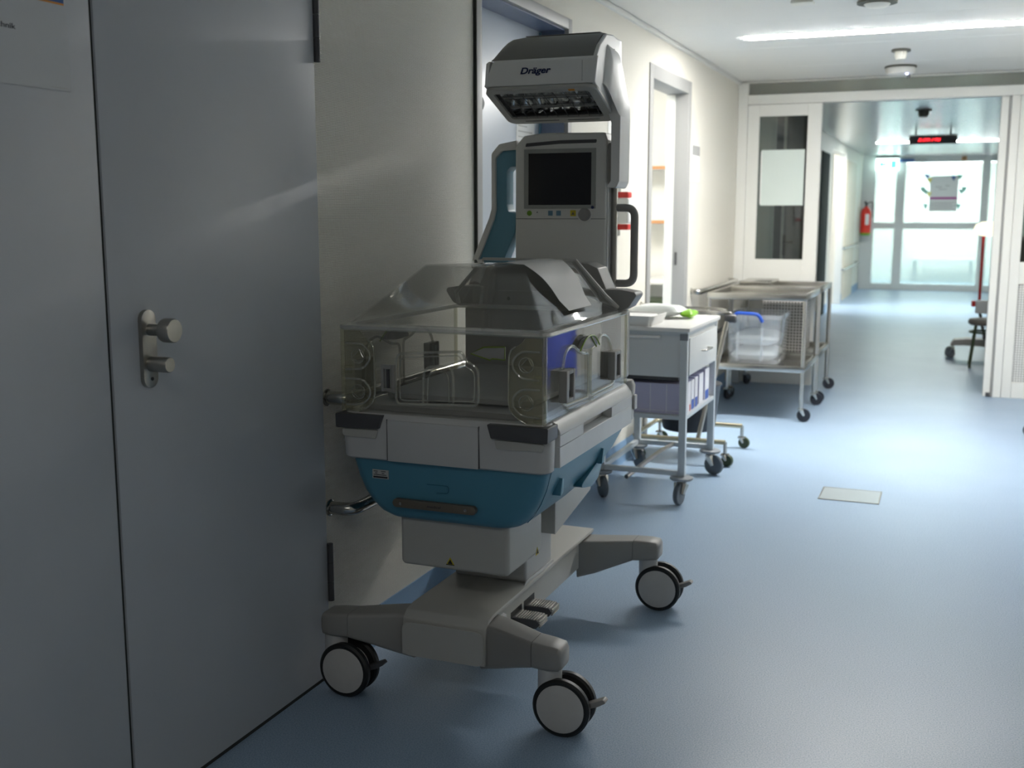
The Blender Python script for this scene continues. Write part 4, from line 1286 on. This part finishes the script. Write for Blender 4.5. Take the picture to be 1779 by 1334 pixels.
# underside bezel
b = B()
bo = rrect(-0.184, 0.180, -0.002, HL + 0.010, 0.030, 6)
bi = rrect(-0.160, 0.150, 0.022, HL - 0.028, 0.012, 6)
kk = len(bo)
v_ = [[b.bm.verts.new(HP(x, t, h)) for x, t in pts] for pts, h in ((bo, 0.0), (bo, 0.009), (rrect(-0.181, 0.177, 0.001, HL + 0.007, 0.028, 6), 0.012), (bi, 0.012), (bi, 0.0))]
for a_, b_ in zip(v_, v_[1:] + v_[:1]):
    for i_ in range(kk):
        j_ = (i_ + 1) % kk
        b.bm.faces.new((a_[i_], a_[j_], b_[j_], b_[i_]))
bzl = b.build('heater_bezel', 'inc_beige', INC)
b = B()
hbox(b, -0.120, -0.005, HL - 0.014, HL - 0.011, 0.0122, 0.0130)
hbox(b, 0.025, 0.13, HL - 0.014, HL - 0.011, 0.0122, 0.0130)
b.build('bezel_slots', 'black', bzl)
b = B()
hbox(b, 0.09, 0.11, 0.006, 0.017, 0.0122, 0.0128)
b.build('warning_label', 'orange', bzl)
# reflector: faceted mirror troughs
def refl(u, v):
    x = -0.160 + 0.311 * u
    t = 0.022 + (HL - 0.05) * v
    k = abs(((u * 7) % 1.0) - 0.5) * 2
    h = -0.006 - 0.030 * (1 - k ** 2) * (0.35 + 0.65 * math.sin(PI * v)) - 0.006 * math.sin(5 * u + 11 * v)
    return HP(x, t, h)
b = B()
b.quadgrid(refl, 56, 9)
b.build('reflector', 'reflector', bzl, ang=60)
b = B()
for tc in (0.075, 0.145):
    b.cyl(HP(-0.158, tc, -0.004), HP(0.149, tc, -0.004), 0.0040, 12)
b.build('heating_rods', 'ceramic', bzl)
b = B()
for i in range(5):
    t = 0.030 + i * (HL - 0.066) / 4
    b.cyl(HP(-0.160, t, 0.006), HP(0.150, t, 0.006), 0.0010, 6)
for i in range(9):
    x = -0.145 + i * 0.281 / 8
    b.tube([HP(x, 0.022, 0.0075), HP(x + 0.006, HL * 0.5, 0.0085), HP(x, HL - 0.028, 0.0075)], 0.0010, 6)
b.build('wire_guard', 'inc_dark', bzl)
b = B()
hbox(b, -0.1595, -0.150, 0.022, HL - 0.028, -0.002, 0.0035)
hbox(b, -0.150, 0.1495, HL - 0.040, HL - 0.0285, -0.002, 0.0035)
b.build('inner_gasket', 'black', bzl)
ta = math.atan2(0.0125, 0.074)
text('brand_lettering', 'Dräger', 'navy', 0.027, (-0.016, 0.2425, 1.7265), (PI / 2 - ta, 0, 0), head, shear=0.22, width=0.098, offset=0.0007)

# ------------------------------------------------------------------ drawer trolley
def small_caster(parent, x, y, r, ztop, m_tyre, yaw=0.0, disc=None):
    """single-wheel swivel caster; the wheel trails along the yaw direction"""
    ca, sa = math.cos(yaw), math.sin(yaw)
    f = B()
    f.cyl((x, y, r * 1.75), (x, y, ztop), 0.010, 12)
    ox, oy = x + ca * r * 0.45, y + sa * r * 0.45
    for s in (-1, 1):
        ax, ay = -sa * s * 0.015, ca * s * 0.015
        f.tube([(x + ax, y + ay, r * 1.85), (ox + ax, oy + ay, r)], [r * 0.42, r * 0.22], 8)
    f.box(x - 0.02, x + 0.02, y - 0.02, y + 0.02, r * 1.8, r * 2.0)
    c = f.build('caster', 'steel', parent)
    w = B()
    n = 24
    rings = []
    for rr, h in ((r * 0.30, -0.011), (r * 0.92, -0.011), (r, -0.006), (r, 0.006), (r * 0.92, 0.011), (r * 0.30, 0.011)):
        rings.append([(ox + ca * rr * math.cos(2 * PI * j / n) - sa * h, oy + sa * rr * math.cos(2 * PI * j / n) + ca * h, r + 0.0005 + rr * math.sin(2 * PI * j / n)) for j in range(n)])
    w.loft(rings)
    w.build('wheel', m_tyre, c)
    if disc:
        B().lathe([(disc * 0.9, 0.0), (disc, 0.004), (disc, 0.012), (disc * 0.85, 0.016)], (x, y, ztop - 0.016), 'z', 24).build('bumper_disc', 'cart_grey', c)
    return c


ct = empty('drawer_trolley', (-1.285, 5.065, 0.0), 'white drawer trolley with a shelf of cartons, beside the incubator', 'trolley')
X, Y = 0.205, 0.325
for sx in (-1, 1):
    for sy in (-1, 1):
        bx('post', 'cart_post', sx * (X - 0.016) - 0.016, sx * (X - 0.016) + 0.016, sy * (Y - 0.016) - 0.016, sy * (Y - 0.016) + 0.016, 0.128, 0.765, ct, 0.003)
        small_caster(ct, sx * (X - 0.016), sy * (Y - 0.016), 0.050, 0.128, 'tyre', (-1.75 if sx > 0 else -0.9) if sy < 0 else (-0.25 if sx > 0 else -0.75), 0.052)
bx('worktop', 'cart_top', -X - 0.012, X + 0.012, -Y - 0.012, Y + 0.012, 0.783, 0.801, ct, 0.003)
bx('top_frame', 'cart_post', -X, X, -Y, Y, 0.7655, 0.7825, ct, 0.002)
bx('corner_block', 'cart_grey', X - 0.034, X + 0.002, -Y - 0.003, -Y + 0.010, 0.745, 0.775, ct, 0.002)
bx('body', 'cart_white', -X + 0.03, X - 0.006, -Y + 0.008, Y - 0.008, 0.578, 0.765, ct, 0.002)
dw = bx('drawer', 'cart_white', X - 0.0055, X + 0.004, -Y + 0.034, Y - 0.034, 0.585, 0.752, ct, 0.002)
B().tube(rpath([(X + 0.004, -0.05, 0.672), (X + 0.028, -0.05, 0.672), (X + 0.028, 0.08, 0.672), (X + 0.004, 0.08, 0.672)], 0.008), 0.005, 8).build('handle', 'steel', dw)
B().tube(rpath([(-0.16, -Y, 0.758), (-0.16, -Y - 0.03, 0.758), (0.075, -Y - 0.03, 0.758), (0.075, -Y, 0.758)], 0.012), 0.0065, 10).build('push_bar', 'cart_top', ct)
bx('shelf', 'cart_post', -X + 0.0325, X - 0.002, -Y + 0.004, Y - 0.004, 0.386, 0.404, ct, 0.002)
bx('base_bar', 'cart_post', -X + 0.033, X - 0.033, -Y + 0.004, -Y + 0.028, 0.129, 0.152, ct, 0.002)
bx('base_bar', 'cart_post', -X + 0.033, X - 0.033, Y - 0.028, Y - 0.004, 0.129, 0.152, ct, 0.002)
bx('base_bar', 'cart_post', -X + 0.004, -X + 0.028, -Y + 0.033, Y - 0.033, 0.129, 0.152, ct, 0.002)

# cartons on the shelf
for i, (y, h, nm) in enumerate(((4.813, 0.137, 'nearest'), (4.88, 0.137, 'second'), (4.95, 0.137, 'third'), (5.025, 0.140, 'fourth'), (5.13, 0.143, 'fifth'), (5.26, 0.150, 'rearmost'))):
    e = empty('carton', (-1.25, y, 0.405), nm + ' lilac and white carton in the row on the drawer trolley shelf', 'carton', 'cartons on the trolley shelf')
    wdt = 0.030 if i < 4 else 0.045
    bx('carton_body', 'carton', -0.155, 0.150, -wdt, wdt, 0.0, h, e, 0.001, 1)
    bx('end_flap', 'carton_white', 0.1505, 0.1525, -wdt, wdt, 0.0, h, e)
    if i in (2, 3, 5):
        bx('printed_band', 'royal', 0.1527, 0.1535, -wdt * 0.8, wdt * 0.8, 0.0, 0.045, e)
    if i == 1:
        bx('printed_band', 'red', 0.1527, 0.1535, wdt * 0.2, wdt * 0.8, 0.0, 0.03, e)
    if i == 0:
        for x in (-0.08, -0.005, 0.07):
            bx('printed_line', 'carton_white', x - 0.0015, x + 0.0015, -wdt - 0.001, -wdt - 0.0002, 0.006, h - 0.004, e)
        bx('printed_line', 'carton_white', -0.15, 0.146, -wdt - 0.001, -wdt - 0.0002, 0.012, 0.014, e)
bx('body_underside', 'inc_dark', -0.155, 0.16, -0.29, 0.27, 0.558, 0.5775, ct, 0.004)
B().tube([(-0.10, -0.20, 0.075), (-0.02, 0.14, 0.14), (0.0, 0.30, 0.140)], 0.011, 8).build('base_strut', 'steel_dark', ct)

# things on top of the trolley
tr = empty('plastic_tray', (-1.36, 4.87, 0.8015), 'shallow white plastic tray on the front of the drawer trolley', 'tray')
b = B()
b.loft([[(x, y, 0.0) for x, y in rrect(-0.11, 0.11, -0.115, 0.115, 0.02)], [(x, y, 0.045) for x, y in rrect(-0.125, 0.125, -0.13, 0.13, 0.025)], [(x, y, 0.045) for x, y in rrect(-0.118, 0.118, -0.123, 0.123, 0.022)],
        [(x, y, 0.006) for x, y in rrect(-0.104, 0.104, -0.109, 0.109, 0.018)]])
b.build('tray_shell', 'paper', tr)
bx('folded_cloth', 'paper', -0.09, 0.09, -0.095, 0.09, 0.0065, 0.040, tr, 0.012, 3)
pk = empty('packet', (-1.30, 5.20, 0.806), 'white and lime green film packet on the drawer trolley', 'packet')
def puff(w, l, h, x, y):
    def fn(u, v):
        a = u * 2 - 1
        c = v * 2 - 1
        return fn.c + Vector((a * w, c * l, fn.s * h * (1 - abs(a) ** 3) ** 0.5 * (1 - abs(c) ** 3) ** 0.5 * (1 + 0.08 * math.sin(9 * u + 7 * v))))
    fn.c = Vector((x, y, h))
    b_ = B()
    for s in (1, -1):
        fn.s = s
        b_.quadgrid(fn, 14, 10)
    bmesh.ops.remove_doubles(b_.bm, verts=b_.bm.verts[:], dist=1e-5)
    return b_
puff(0.125, 0.085, 0.030, -0.03, 0.0).build('film_bag', 'foil', pk, ang=70)
puff(0.030, 0.070, 0.018, 0.118, 0.01).build('lime_end', 'lime', pk, ang=70)

# ------------------------------------------------------------------ waste stand with black bucket
ws = empty('waste_stand', (-1.31, 5.84, 0.0), 'wheeled waste stand with a black bucket behind the drawer trolley', 'waste stand')
zf = 0.125
fr_ = B()
fr_.tube(rpath([(0.25, -0.26, zf), (-0.24, -0.26, zf), (-0.24, 0.22, zf), (0.25, 0.22, zf)], 0.03), 0.013, 10)
fr_.tube([(0.0, -0.26, zf), (0.0, 0.22, zf)], 0.011, 10)
fr_.build('base_frame', 'brass', ws)
for x, y, yw in ((0.25, -0.26, -0.3), (0.25, 0.22, -0.2), (-0.22, -0.26, 0.4), (-0.22, 0.22, 0.4)):
    small_caster(ws, x, y, 0.032, zf, 'stool_leg', yw)
B().lathe([(0.135, 0.0), (0.142, 0.01), (0.155, 0.12), (0.168, 0.24), (0.176, 0.25), (0.17, 0.255)], (0.0, -0.02, 0.139), 'z', 32).build('bucket', 'bin_black', ws)
B().tube([(0.10, -0.24, 0.12), (0.13, -0.20, 0.30), (0.155, -0.12, 0.44), (0.20, -0.02, 0.76)], 0.012, 10).build('post', 'steel_dark', ws)
B().tube(rpath([(0.20, -0.02, 0.755), (0.215, -0.02, 0.775), (-0.20, -0.02, 0.785)], 0.01), 0.008, 8).build('sack_arm', 'steel_dark', ws)
B().ring_lathe([(0.175, -0.006), (0.187, -0.006), (0.187, 0.006), (0.175, 0.006)], (0.0, -0.02, 0.785), 'z', 36).build('sack_ring', 'steel_dark', ws)
B().lathe([(0.02, -0.03), (0.024, -0.02), (0.024, 0.02), (0.02, 0.03)], (0.212, -0.02, 0.748), 'x', 14).build('clamp', 'inc_dark', ws)

# ------------------------------------------------------------------ two steel trolleys
def steel_trolley(y0, y1, label):
    x0, x1 = -1.47, -0.845
    e = empty('steel_trolley', ((x0 + x1) / 2, (y0 + y1) / 2, 0), label, 'trolley', 'steel trolleys by the partition')
    hx, hy = (x1 - x0) / 2, (y1 - y0) / 2
    for sx in (-1, 1):
        for sy in (-1, 1):
            B().cyl((sx * (hx - 0.013), sy * (hy - 0.013), 0.09), (sx * (hx - 0.013), sy * (hy - 0.013), 0.797), 0.0135, 14).build('leg', 'steel', e)
            small_caster(e, sx * (hx - 0.013), sy * (hy - 0.013), 0.042, 0.09, 'bin_black', 0.25 if sx > 0 else 1.2)
    for nm, z in (('top_tray', 0.775), ('lower_tray', 0.325)):
        tr_ = bx(nm, 'steel', -hx + 0.028, hx - 0.028, -hy + 0.028, hy - 0.028, z - 0.012, z - 0.004, e)
        for a, c, d_, f_ in ((-hx + 0.001, hx - 0.001, -hy, -hy + 0.026), (-hx + 0.001, hx - 0.001, hy - 0.026, hy), (-hx, -hx + 0.026, -hy + 0.027, hy - 0.027), (hx - 0.026, hx, -hy + 0.027, hy - 0.027)):
            bx('tray_rim', 'steel', a, c, d_, f_, z - 0.014, z + 0.026, tr_, 0.005, 2)
    return e


steel_trolley(6.97, 7.66, 'front steel trolley carrying the clear storage box on its lower shelf')
steel_trolley(7.73, 8.42, 'rear steel trolley standing against the glazed partition')
pc = empty('perforated_basket', (-1.06, 7.86, 0.346), 'perforated steel basket on the lower shelf of the rear trolley', 'basket')
b = B()
b.box(-0.18, 0.10, -0.10, -0.094, 0.0, 0.36)
b.box(-0.18, 0.10, 0.25, 0.256, 0.0, 0.36)
b.box(-0.186, -0.18, -0.10, 0.256, 0.0, 0.36)
b.box(0.10, 0.106, -0.10, 0.256, 0.0, 0.36)
b.build('basket_walls', 'perf', pc)
bx('basket_floor', 'steel', -0.18, 0.10, -0.094, 0.25, 0.0, 0.004, pc)
sx_ = empty('storage_box', (-1.18, 7.235, 0.347), 'clear plastic storage box with blue handle on the front steel trolley', 'storage box')
b = B()
b.loft([[(x, y, z) for x, y in rrect(-hx, hx, -hy, hy, 0.03)] for z, hx, hy in ((0.0, 0.155, 0.20), (0.29, 0.172, 0.225), (0.29, 0.182, 0.235), (0.318, 0.182, 0.235), (0.318, 0.172, 0.225), (0.29, 0.168, 0.221), (0.004, 0.151, 0.196))])
b.build('box_shell', 'box_clear', sx_)
for x in (-0.095, 0.06):
    bx('box_rib', 'box_clear', x - 0.006, x + 0.006, -0.232, -0.212, 0.02, 0.30, sx_)
B().tube(rpath([(-0.125, -0.24, 0.285), (-0.105, -0.262, 0.33), (0.04, -0.262, 0.325), (0.062, -0.24, 0.275)], 0.03), 0.011, 10).build('handle', 'royal', sx_)
puff(0.145, 0.19, 0.048, 0, 0).build('linen_bundle', 'cloth', sx_, ang=70).location = (0, 0, 0.006)
puff(0.145, 0.19, 0.050, 0, 0).build('linen_bundle', 'cloth', sx_, ang=70).location = (0, 0, 0.104)
fb_ = tag(bx('folded_sheet', 'steel', -1.42, -1.20, 7.80, 8.20, 0.804, 0.830, None, 0.006), 'flat steel lid lying on the rear steel trolley', 'lid')

# ------------------------------------------------------------------ far right: stool and examination lamp
so = empty('stool', (0.26, 10.15, 0.0), 'dark stool half hidden behind the partition post', 'stool')
B().lathe([(0.12, 0.0), (0.135, 0.01), (0.14, 0.03), (0.13, 0.05), (0.08, 0.058), (0.002, 0.06)], (0, 0, 0.36), 'z', 28).build('seat', 'stool_seat', so)
for sx in (-1, 1):
    for sy in (-1, 1):
        B().cyl((sx * 0.11, sy * 0.14, 0.0), (sx * 0.075, sy * 0.075, 0.36), 0.011, 10).build('leg', 'stool_leg', so)
B().ring_lathe([(0.112, -0.008), (0.128, -0.008), (0.128, 0.008), (0.112, 0.008)], (0, 0, 0.30), 'z', 24).build('ring', 'stool_leg', so)
el = empty('examination_lamp', (0.22, 10.75, 0.0), 'examination lamp on a red pole with a cream head, at the post', 'lamp')
B().lathe([(0.03, 0.0), (0.08, 0.012), (0.12, 0.05), (0.10, 0.10), (0.05, 0.125), (0.002, 0.13)], (0.02, 0, 1.10), 'z', 24).build('lamp_head', 'lamp_cream', el)
B().cyl((-0.01, 0, 0.53), (-0.01, 0, 1.10), 0.012, 12).build('pole', 'red', el)
bx('pump_box', 'cart_white', -0.04, 0.09, -0.06, 0.06, 0.41, 0.525, el, 0.01)
bx('pump_cap', 'red', -0.075, -0.041, -0.04, 0.04, 0.47, 0.52, el, 0.006)
B().tube([(0.0, 0, 0.42), (0.05, 0, 0.20), (0.05, 0, 0.15)], 0.014, 10).build('stand', 'inc_dark', el)
B().prism(rpoly([(-0.24, 0.11), (-0.20, 0.165), (-0.10, 0.18), (0.20, 0.17), (0.20, 0.11), (-0.12, 0.12)], 0.012), 'y', -0.09, 0.09).build('base', 'inc_grey', el, 0.008)
for x, y, yw in ((-0.21, -0.07, 2.9), (-0.21, 0.07, 2.9), (0.17, -0.07, 0.3), (0.17, 0.07, 0.3)):
    small_caster(el, x, y, 0.045, 0.115, 'tyre', yw)
mn = empty('grey_screen', (0.36, 11.5, 0.0), 'tall narrow grey folding screen behind the examination lamp', 'screen')
bx('panel', 'inc_grey', -0.03, 0.25, -0.02, 0.02, 0.12, 1.05, mn, 0.006)
bx('top_cap', 'part_white', -0.04, 0.26, -0.025, 0.025, 1.0505, 1.08, mn, 0.006)
for x in (0.0, 0.22):
    bx('foot', 'inc_dark', x - 0.02, x + 0.02, -0.18, 0.18, 0.0, 0.119, mn, 0.01)

# ------------------------------------------------------------------ laundry stand, right edge
ls = empty('laundry_stand', (0.66, 6.86, 0.0), 'wheeled laundry stand with blue sack, its foot just inside the right edge', 'laundry stand')
def sackring(z, r, ph):
    return [((r * (1 + 0.05 * math.sin(5 * a + ph) + 0.03 * math.sin(9 * a - ph))) * math.cos(a) * 0.95, (r * (1 + 0.05 * math.cos(4 * a + ph))) * math.sin(a), z) for a in [2 * PI * i / 32 for i in range(32)]]
B().loft([sackring(z, r, z * 9) for z, r in ((0.15, 0.08), (0.16, 0.14), (0.22, 0.185), (0.35, 0.19), (0.55, 0.175), (0.75, 0.165), (0.86, 0.172))]).build('sack', 'bag_blue', ls, ang=60)
B().ring_lathe([(0.168, -0.012), (0.192, -0.012), (0.192, 0.012), (0.168, 0.012)], (0, 0, 0.872), 'z', 36).build('sack_ring', 'steel', ls)
B().cyl((0.0, 0.20, 0.10), (0.0, 0.20, 0.90), 0.012, 12).build('post', 'steel', ls)
for sy in (-1, 1):
    B().tube([(-0.20, sy * 0.16, 0.10), (0.18, sy * 0.16, 0.10)], 0.013, 10).build('base_bar', 'steel', ls)
    for sx in (-1, 1):
        small_caster(ls, sx * 0.19, sy * 0.16, 0.036, 0.10, 'tyre', 2.9 if sx < 0 else 0.2)
B().tube([(0.0, -0.16, 0.10), (0.0, 0.20, 0.10)], 0.013, 10).build('base_bar', 'steel', ls)
